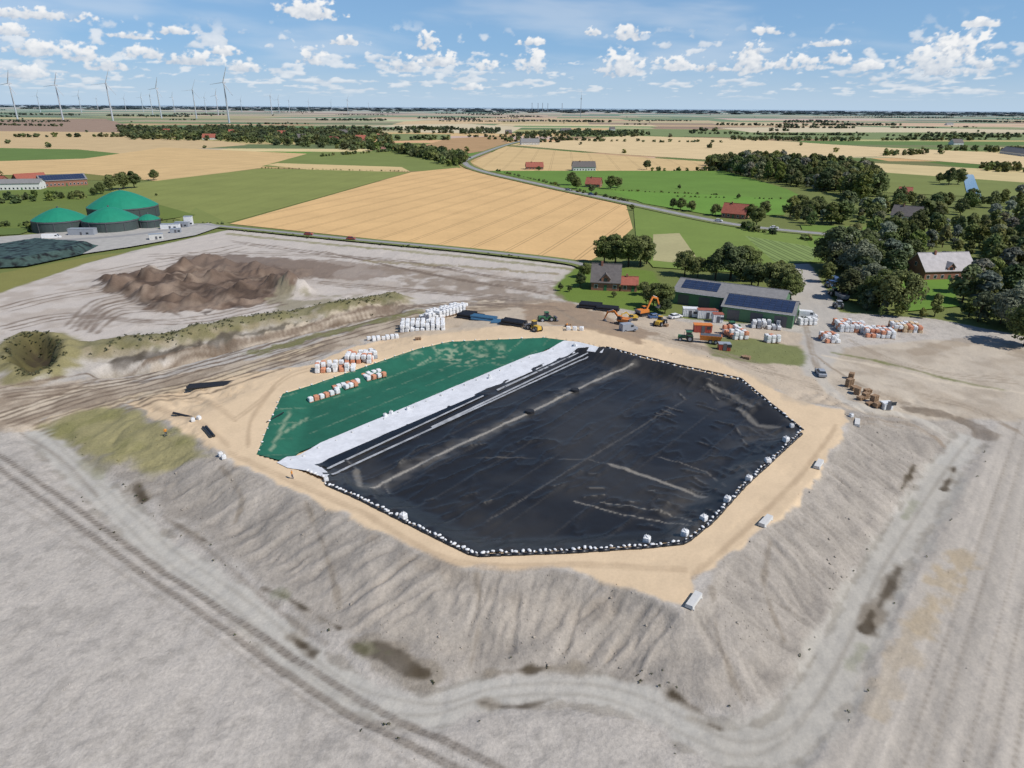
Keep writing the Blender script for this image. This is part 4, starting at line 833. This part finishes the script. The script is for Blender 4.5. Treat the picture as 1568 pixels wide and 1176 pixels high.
for px in (808,816,822,829,848): T=Thing("chimney_stack"); T.part("s",m_grey).cyl((0,0,0),(0,0,random.uniform(100,130)),4,3,10); T.part("cap",m_grey).cyl((0,0,98),(0,0,104),4.5,4.4,10); T.put((px-784)/980*9000,9000,0,0,1,True)
tick("objects")
# ------------------------------------------------------------------ trees
def tubeV(p0,p1,r0,r1,n=6):
    b=B(); b.cyl(p0,p1,r0,r1,n); return b.v[:],[f for f in b.f if len(f)==4]
def tree(seed,h,w,nq,leaf,col,cl=26,base=.22):
    r=np.random.RandomState(seed); V=[];Fq=[];Cc=[]
    def addtube(*a):
        v,f=tubeV(*a); k=len(V); V.extend(v); Fq.extend([[i+k for i in q] for q in f]); Cc.extend([(.09,.07,.05)]*len(v))
    addtube((0,0,-.3),(0,0,h*.45),h*.028,h*.016,7)
    cs=[]
    for i in range(cl):
        t=r.rand(); zc=h*(base+.08+(.92-base-.1)*t); prof=math.sin(math.pi*min(max((t*.85+.12),0),1))**.7
        a=r.rand()*6.283; rr=w*.5*prof*(.35+.5*r.rand()); R=w*r.uniform(.11,.2)*(1.1-.4*t); cs.append((rr*math.cos(a),rr*math.sin(a),zc,R))
    for c in cs[:7]: addtube((0,0,h*r.uniform(.25,.42)),(c[0]*.85,c[1]*.85,c[2]),h*.010,h*.004,5)
    cs=np.array(cs); idx=r.randint(0,cl,nq); dr=r.normal(size=(nq,3)); dr/=np.linalg.norm(dr,axis=1)[:,None]
    rad=cs[idx,3]*r.uniform(.6,1.15,nq)**.6; pos=cs[idx,:3]+dr*rad[:,None]*np.array([1.1,1.1,.85])
    nr=dr*.8+r.normal(size=(nq,3))*.35; nr[:,2]+=.4; nr/=np.linalg.norm(nr,axis=1)[:,None]
    t1=np.cross(nr,r.normal(size=(nq,3))); t1/=np.linalg.norm(t1,axis=1)[:,None]; t2=np.cross(nr,t1); s_=leaf*r.uniform(.6,1.3,nq)[:,None]
    q=np.stack([pos-t1*s_-t2*s_*.6,pos+t1*s_*.3-t2*s_,pos+t1*s_+t2*s_*.5,pos-t1*s_*.4+t2*s_],1).reshape(-1,3)
    k=len(V); cb=np.array(col)*(r.uniform(.8,1.2,(cl,1))[idx])*r.uniform(.82,1.18,(nq,1))
    VV=np.vstack([np.array(V),q]); FF=np.vstack([np.array(Fq),k+np.arange(nq*4).reshape(-1,4)]); CC=np.vstack([np.array(Cc),np.repeat(cb,4,0)])
    return VV,FF,CC
LC=[(.135,.165,.055),(.165,.195,.060),(.115,.145,.055),(.19,.21,.075),(.135,.165,.072),(.23,.25,.165)]
NV=[tree(100+i,[13,12,14,11,12,12][i],[11,10,10,11,9,12][i],5200,.28,LC[i],cl=38) for i in range(6)]
NM=[arrmesh("tree_crown",*NV[i][:2],NV[i][2],[m_fol]) for i in range(6)]
def neartree(px,py,h,kind=None,name="deciduous_tree",wide=1):
    x,y,z=G(px,py); k=random.randrange(5) if kind is None else kind; o=link(name,NM[k]); s_=h/NV[k][0][:,2].max(); o.location=(x,y,z-.1); o.rotation_euler=(0,0,random.random()*6.28); o.scale=(s_*wide*random.uniform(.95,1.15),s_*wide*random.uniform(.95,1.15),s_)
for t in [(925,404,12),(942,406,13),(962,408,13.5),(980,408,13),(990,404,11),(895,425,6),(888,440,5.5),(1048,422,10),(1068,425,8),(1095,428,12),(1118,428,14),(1138,426,13),(1160,440,9),(1180,448,11),(1200,450,11),(1210,458,9),(1000,470,8),(1012,474,9),(1018,480,5),(985,452,5),(1278,412,18),(1290,412,17,5),(1265,410,13),(1310,425,15,5),(1325,415,15),(1150,440,9),(872,447,2.5),(940,455,2.2),(858,445,3),
  (155,298,9),(172,292,12),(190,290,13),(206,288,13),(236,276,9),(145,300,6),(120,302,5),(95,305,5),(240,300,2),
  (1452,284,15),(1466,283,14),(1438,280,9),(882,290,10),(876,284,11),(905,296,7),(935,290,11),(945,288,9),(990,260,10),(1042,322,8),(1058,324,7),(1030,320,7),(1148,335,9),(1095,330,7),(1158,345,10),(1170,330,9),(968,322,4),(825,262,5),(1130,305,4),(1040,290,4),(1225,322,10),(1240,333,11),(1256,332,10),(1372,480,14),(1345,470,13),(1330,455,12,5),(1568,530,13),(1545,505,13,5)]:
    neartree(t[0],t[1],t[2],t[3] if len(t)>3 else None)
MID=[tree(200+i,12,[11,9,11,8][i],1200,.50,LC[i],cl=24,base=.12) for i in range(4)]+[tree(205,12,9,1200,.50,LC[5],cl=22,base=.1)]
LOW=[tree(300+i,10,[12,11,13][i],70,1.7,LC[i],cl=9,base=.0) for i in range(3)]
def merge(name,items,temps,hz_=True):
    Vs=[];Fs=[];Cs=[];k=0
    for (x,y,z,h,wd) in items:
        v,f,c=random.choice(temps); a=random.random()*6.283; s_=h/v[:,2].max(); ca,sa=math.cos(a),math.sin(a)
        vv=np.stack([(v[:,0]*ca-v[:,1]*sa)*s_*wd+x,(v[:,0]*sa+v[:,1]*ca)*s_*wd+y,v[:,2]*s_+z],1)
        cc=c*random.uniform(.65,1.35)*np.array([random.uniform(.88,1.18),1,random.uniform(.8,1.2)])
        if hz_: f_=1-math.exp(-max(y-700,0)/9000.0); cc=cc*(1-.35*ss(600,2500,y))*(1-f_)+np.array((.11,.17,.24))*f_  # far trees darkened, then bluish air haze mixed into their colour
        Vs.append(vv);Fs.append(f+k);Cs.append(cc);k+=len(v)
    link(name,arrmesh(name,np.vstack(Vs),np.vstack(Fs),np.vstack(Cs),[m_fol]))
def scat(px,sp_,h,jit=.3):
    poly=[P(a,b) for a,b in px]; a=np.array(poly)
    gx,gy=np.meshgrid(np.arange(a[:,0].min(),a[:,0].max(),sp_),np.arange(a[:,1].min(),a[:,1].max(),sp_)); gx=gx.ravel(); gy=gy.ravel()
    gx=gx+rs.uniform(-.45,.45,gx.size)*sp_; gy=gy+rs.uniform(-.45,.45,gy.size)*sp_
    k=psdf(poly,gx,gy)[0]<0
    return [(x,y,0,h*random.uniform(1-jit,1+jit),random.uniform(.8,1.15)) for x,y in zip(gx[k],gy[k])]
wl_=[]
for px,s_,h in ([[(1105,262),(1150,252),(1240,258),(1340,270),(1345,300),(1318,312),(1290,300),(1210,285),(1150,275)],9,13],
    [[(1205,330),(1300,318),(1345,330),(1350,345),(1250,348),(1215,345)],10,9],
    [[(1262,430),(1300,385),(1340,360),(1410,350),(1400,400),(1395,425),(1350,425),(1330,460),(1290,470)],9.0,10],
    [[(1480,440),(1510,400),(1568,385),(1700,400),(1700,540),(1568,515),(1500,500),(1430,488),(1395,482),(1440,470)],8.5,10],
    [[(1400,352),(1568,330),(1750,340),(1750,400),(1568,385),(1490,400),(1425,385),(1405,375)],11,9],
    [[(1290,472),(1330,462),(1400,480),(1430,488),(1350,486)],6,6],
    [[(1470,312),(1568,300),(1750,310),(1750,330),(1568,322),(1480,322)],14,8],
    [[(1340,310),(1400,306),(1470,318),(1470,335),(1400,340),(1345,330)],14,9],
    [[(1130,425),(1205,430),(1212,458),(1160,445)],7,8]): wl_+=scat(px,s_,h,.45)
print("wood",len(wl_)); merge("woodland",wl_,MID)
dl=[]
for px,s_,h in ([[(205,214),(330,216),(440,224),(560,232),(604,228),(600,212),(540,203),(440,198),(340,196),(260,199),(180,196),(185,206)],21,10],
    [[(595,232),(640,228),(712,244),(712,252),(690,256),(640,242)],12,10],[[(860,205),(960,203),(1000,206),(980,210),(880,210)],20,8],[[(775,206),(900,200),(920,205),(780,216)],24,8],
    [[(1110,212),(1320,214),(1320,217),(1130,216)],18,7],[[(1430,228),(1568,232),(1568,235),(1440,231)],16,8],[[(1350,240),(1420,238),(1420,234),(1350,236)],16,7],[[(1080,252),(1110,250),(1140,258),(1100,262)],9,11],
    [[(700,202),(770,199),(770,203),(710,206)],20,8],[[(0,306),(130,300),(145,305),(0,314)],9,5],[[(-100,282),(0,280),(0,284),(-100,290)],9,9],[[(1500,258),(1568,262),(1568,266),(1505,263)],12,8]): dl+=scat(px,s_,h)
for a,b,h in (((1130,350),(1255,372),4),((760,262),(860,286),2),((870,292),(965,311),2.5),((1000,262),(1100,262),4),((935,292),(1110,300),1.5),((490,240),(600,232),4),((350,352),(880,404),1.0),((40,350),(60,355),4),((245,338),(350,345),1.5),((1400,330),(1470,330),8),((0,349),(60,345),3),((1040,302),(1200,306),1.3),((400,258),(628,263),1.2)):
    A=np.array(P(*a));Bq=np.array(P(*b)); n=int(np.linalg.norm(Bq-A)/max(h*.8,2.5))
    for i in range(n):
        if random.random()<.65: p=A+(Bq-A)*i/n; dl.append((p[0]+random.uniform(-1.5,1.5),p[1]+random.uniform(-1.5,1.5),0,h*random.uniform(.5,1.3),1))
for k in range(150):
    y=1300*(12)**random.random(); x=random.uniform(-.95,.95)*y; L=random.uniform(80,420)*(.5+y/5000); an=random.gauss(0,.2); st=9 if y<6000 else 14; n=int(L/st); h=random.uniform(5,10); g=random.random()
    for i in range(n):
        if random.random()<.85: dl.append((x+i*st*math.cos(an)+random.uniform(-4,4),y+i*st*math.sin(an)+random.uniform(-6,6)*(1+2*(g>.7)),-0.1,h*random.uniform(.6,1.3),1.3))
for k in range(110):
    y=1000*(10.)**random.random(); dl.append((random.uniform(-.9,.9)*y,y,0,random.uniform(4,9),1.1))
for k in range(1500):
    y=random.uniform(8000,20000); x=random.uniform(-.9,.9)*y; dl.append((x,y,-1,random.uniform(10,22),7.0))
merge("distant_trees",dl,LOW)
TUF=[tree(400+i,1,1.2,26,.16,(.13,.14,.07),cl=5,base=0) for i in range(2)]
wd=[]
for pl,off,n in ((trackpl,3.0,90),(trackpl,-3.0,50)):
    for k in range(n):
        i=random.randrange(1,len(pl)); p,q=pl[i-1],pl[i]; t_=random.random(); L=math.hypot(q[0]-p[0],q[1]-p[1])+1e-6; o=off*random.uniform(.85,1.6)
        if vn(np.array([i*.35]),np.array([off]),3)[0]>.5: x=p[0]+(q[0]-p[0])*t_-(q[1]-p[1])/L*o; y=p[1]+(q[1]-p[1])*t_+(q[0]-p[0])/L*o; wd.append((x,y,float(HL(x,y))-.03,random.uniform(.15,.35),1.3))
for k in range(420):
    i=random.randrange(len(ridge)-1); p,q=ridge[i],ridge[i+1]; t_=random.random(); x=p[0]+(q[0]-p[0])*t_+random.gauss(0,3); y=p[1]+(q[1]-p[1])*t_+random.gauss(0,3)
    if vn(np.array([x*.1]),np.array([y*.1]),3)[0]>.45: wd.append((x,y,float(HL(x,y))-.05,random.uniform(.2,.6),1.8))
for k in range(170):
    p=pit[k%len(pit)]; q=pit[(k+1)%len(pit)]; t_=random.random(); x=p[0]+(q[0]-p[0])*t_+random.gauss(0,1.4); y=p[1]+(q[1]-p[1])*t_+random.gauss(0,1.4); wd.append((x,y,float(HL(x,y))-.05,random.uniform(.25,.7),1.7))
merge("weed_tufts",wd,TUF,False)
tick("trees")
# ------------------------------------------------------------------ sky
sun_el=math.radians(48); sv=Vector((.86,-.42,0)).normalized()
w=bpy.data.worlds.new("World"); sc.world=w; w.use_nodes=True; t=w.node_tree; bg=t.nodes["Background"]; st_=N(t,'ShaderNodeTexSky'); st_.sky_type='NISHITA'; st_.sun_disc=False
st_.sun_elevation=sun_el; st_.sun_rotation=math.atan2(sv.x,sv.y); st_.air_density=1.0; st_.dust_density=0.0; st_.ozone_density=3.0; st_.altitude=60
tn=N(t,'ShaderNodeVectorMath',operation='MULTIPLY'); tn.inputs[1].default_value=(.84,.95,1.10); t.links.new(st_.outputs[0],tn.inputs[0]); t.links.new(tn.outputs[0],bg.inputs[0]); bg.inputs[1].default_value=.085
L=bpy.data.lights.new("sun",'SUN'); L.energy=4.2; L.angle=math.radians(.53); L.color=(1,.96,.905); lo=bpy.data.objects.new("sun",L); sc.collection.objects.link(lo)
sd=Vector((sv.x*math.cos(sun_el),sv.y*math.cos(sun_el),math.sin(sun_el))); lo.rotation_euler=sd.to_track_quat('Z','Y').to_euler(); lo.location=(0,0,200)
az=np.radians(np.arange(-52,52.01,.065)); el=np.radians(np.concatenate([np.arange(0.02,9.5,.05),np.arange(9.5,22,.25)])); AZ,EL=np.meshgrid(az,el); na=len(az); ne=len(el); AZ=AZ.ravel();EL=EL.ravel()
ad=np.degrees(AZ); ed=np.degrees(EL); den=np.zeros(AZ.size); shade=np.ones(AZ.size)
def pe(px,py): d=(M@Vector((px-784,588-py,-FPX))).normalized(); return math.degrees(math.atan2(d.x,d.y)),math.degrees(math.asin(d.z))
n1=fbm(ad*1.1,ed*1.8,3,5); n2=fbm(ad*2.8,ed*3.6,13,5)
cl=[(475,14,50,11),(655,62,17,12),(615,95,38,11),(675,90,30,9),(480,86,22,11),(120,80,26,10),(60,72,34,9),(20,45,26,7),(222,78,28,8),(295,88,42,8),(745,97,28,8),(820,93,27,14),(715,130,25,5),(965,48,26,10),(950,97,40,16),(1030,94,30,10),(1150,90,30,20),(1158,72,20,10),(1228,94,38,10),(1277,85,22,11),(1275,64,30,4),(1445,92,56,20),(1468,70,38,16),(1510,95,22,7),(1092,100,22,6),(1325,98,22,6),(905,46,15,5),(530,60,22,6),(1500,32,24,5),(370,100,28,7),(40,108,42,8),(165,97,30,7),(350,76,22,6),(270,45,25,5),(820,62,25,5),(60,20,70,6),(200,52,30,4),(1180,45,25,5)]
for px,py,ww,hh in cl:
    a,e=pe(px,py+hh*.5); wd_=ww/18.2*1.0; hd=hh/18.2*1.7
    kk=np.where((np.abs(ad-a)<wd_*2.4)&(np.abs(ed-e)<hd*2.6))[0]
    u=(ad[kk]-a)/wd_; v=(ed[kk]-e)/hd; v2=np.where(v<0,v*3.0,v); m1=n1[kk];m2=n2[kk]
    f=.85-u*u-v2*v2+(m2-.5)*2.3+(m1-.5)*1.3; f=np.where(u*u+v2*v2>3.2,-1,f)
    al=ss(0.0,.6,f); s_=np.clip(.48+.5*v+.9*(m2-.45)+.12*u,0.10,1); up=al>den[kk]; den[kk]=np.where(up,al,den[kk]); shade[kk]=np.where(up,s_,shade[kk])  # bright tops and right flanks, grey bases: light painted into the clouds
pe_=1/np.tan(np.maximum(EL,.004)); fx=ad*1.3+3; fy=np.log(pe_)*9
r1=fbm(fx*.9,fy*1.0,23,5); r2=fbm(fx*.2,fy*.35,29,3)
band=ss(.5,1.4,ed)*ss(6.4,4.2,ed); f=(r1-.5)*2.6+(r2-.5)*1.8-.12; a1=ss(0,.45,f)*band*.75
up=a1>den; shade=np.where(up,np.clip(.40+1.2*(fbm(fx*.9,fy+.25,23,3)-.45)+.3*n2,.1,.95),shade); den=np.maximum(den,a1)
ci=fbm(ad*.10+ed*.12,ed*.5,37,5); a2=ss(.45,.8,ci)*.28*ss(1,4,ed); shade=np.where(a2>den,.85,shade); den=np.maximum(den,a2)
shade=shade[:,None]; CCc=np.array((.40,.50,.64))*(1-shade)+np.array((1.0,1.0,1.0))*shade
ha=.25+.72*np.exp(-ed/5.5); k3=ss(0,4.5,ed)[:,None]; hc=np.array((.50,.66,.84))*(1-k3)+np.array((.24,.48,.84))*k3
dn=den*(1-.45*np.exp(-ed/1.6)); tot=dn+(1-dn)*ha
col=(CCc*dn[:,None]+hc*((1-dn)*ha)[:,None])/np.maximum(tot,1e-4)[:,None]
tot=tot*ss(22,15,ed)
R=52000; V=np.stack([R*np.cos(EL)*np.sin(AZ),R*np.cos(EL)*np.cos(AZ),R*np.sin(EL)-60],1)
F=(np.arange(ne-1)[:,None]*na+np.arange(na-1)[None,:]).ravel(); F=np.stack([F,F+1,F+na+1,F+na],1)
m=bpy.data.materials.new("selflit_cloud_haze"); m.use_nodes=True; t=m.node_tree; t.nodes.clear(); out=N(t,'ShaderNodeOutputMaterial'); mx_=N(t,'ShaderNodeMixShader'); tr=N(t,'ShaderNodeBsdfTransparent'); em=N(t,'ShaderNodeEmission')
a=N(t,'ShaderNodeAttribute',attribute_name="Col"); b=N(t,'ShaderNodeAttribute',attribute_name="dens"); t.links.new(a.outputs['Color'],em.inputs[0]); em.inputs[1].default_value=.93  # clouds and horizon haze glow by emission, the sun does not light them
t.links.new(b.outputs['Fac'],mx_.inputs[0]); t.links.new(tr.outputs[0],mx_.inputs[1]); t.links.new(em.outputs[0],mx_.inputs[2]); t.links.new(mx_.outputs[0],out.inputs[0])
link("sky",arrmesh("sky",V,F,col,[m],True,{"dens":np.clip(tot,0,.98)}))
sc.view_settings.view_transform='Standard'; sc.view_settings.look='None'; sc.view_settings.exposure=0
tick("done")
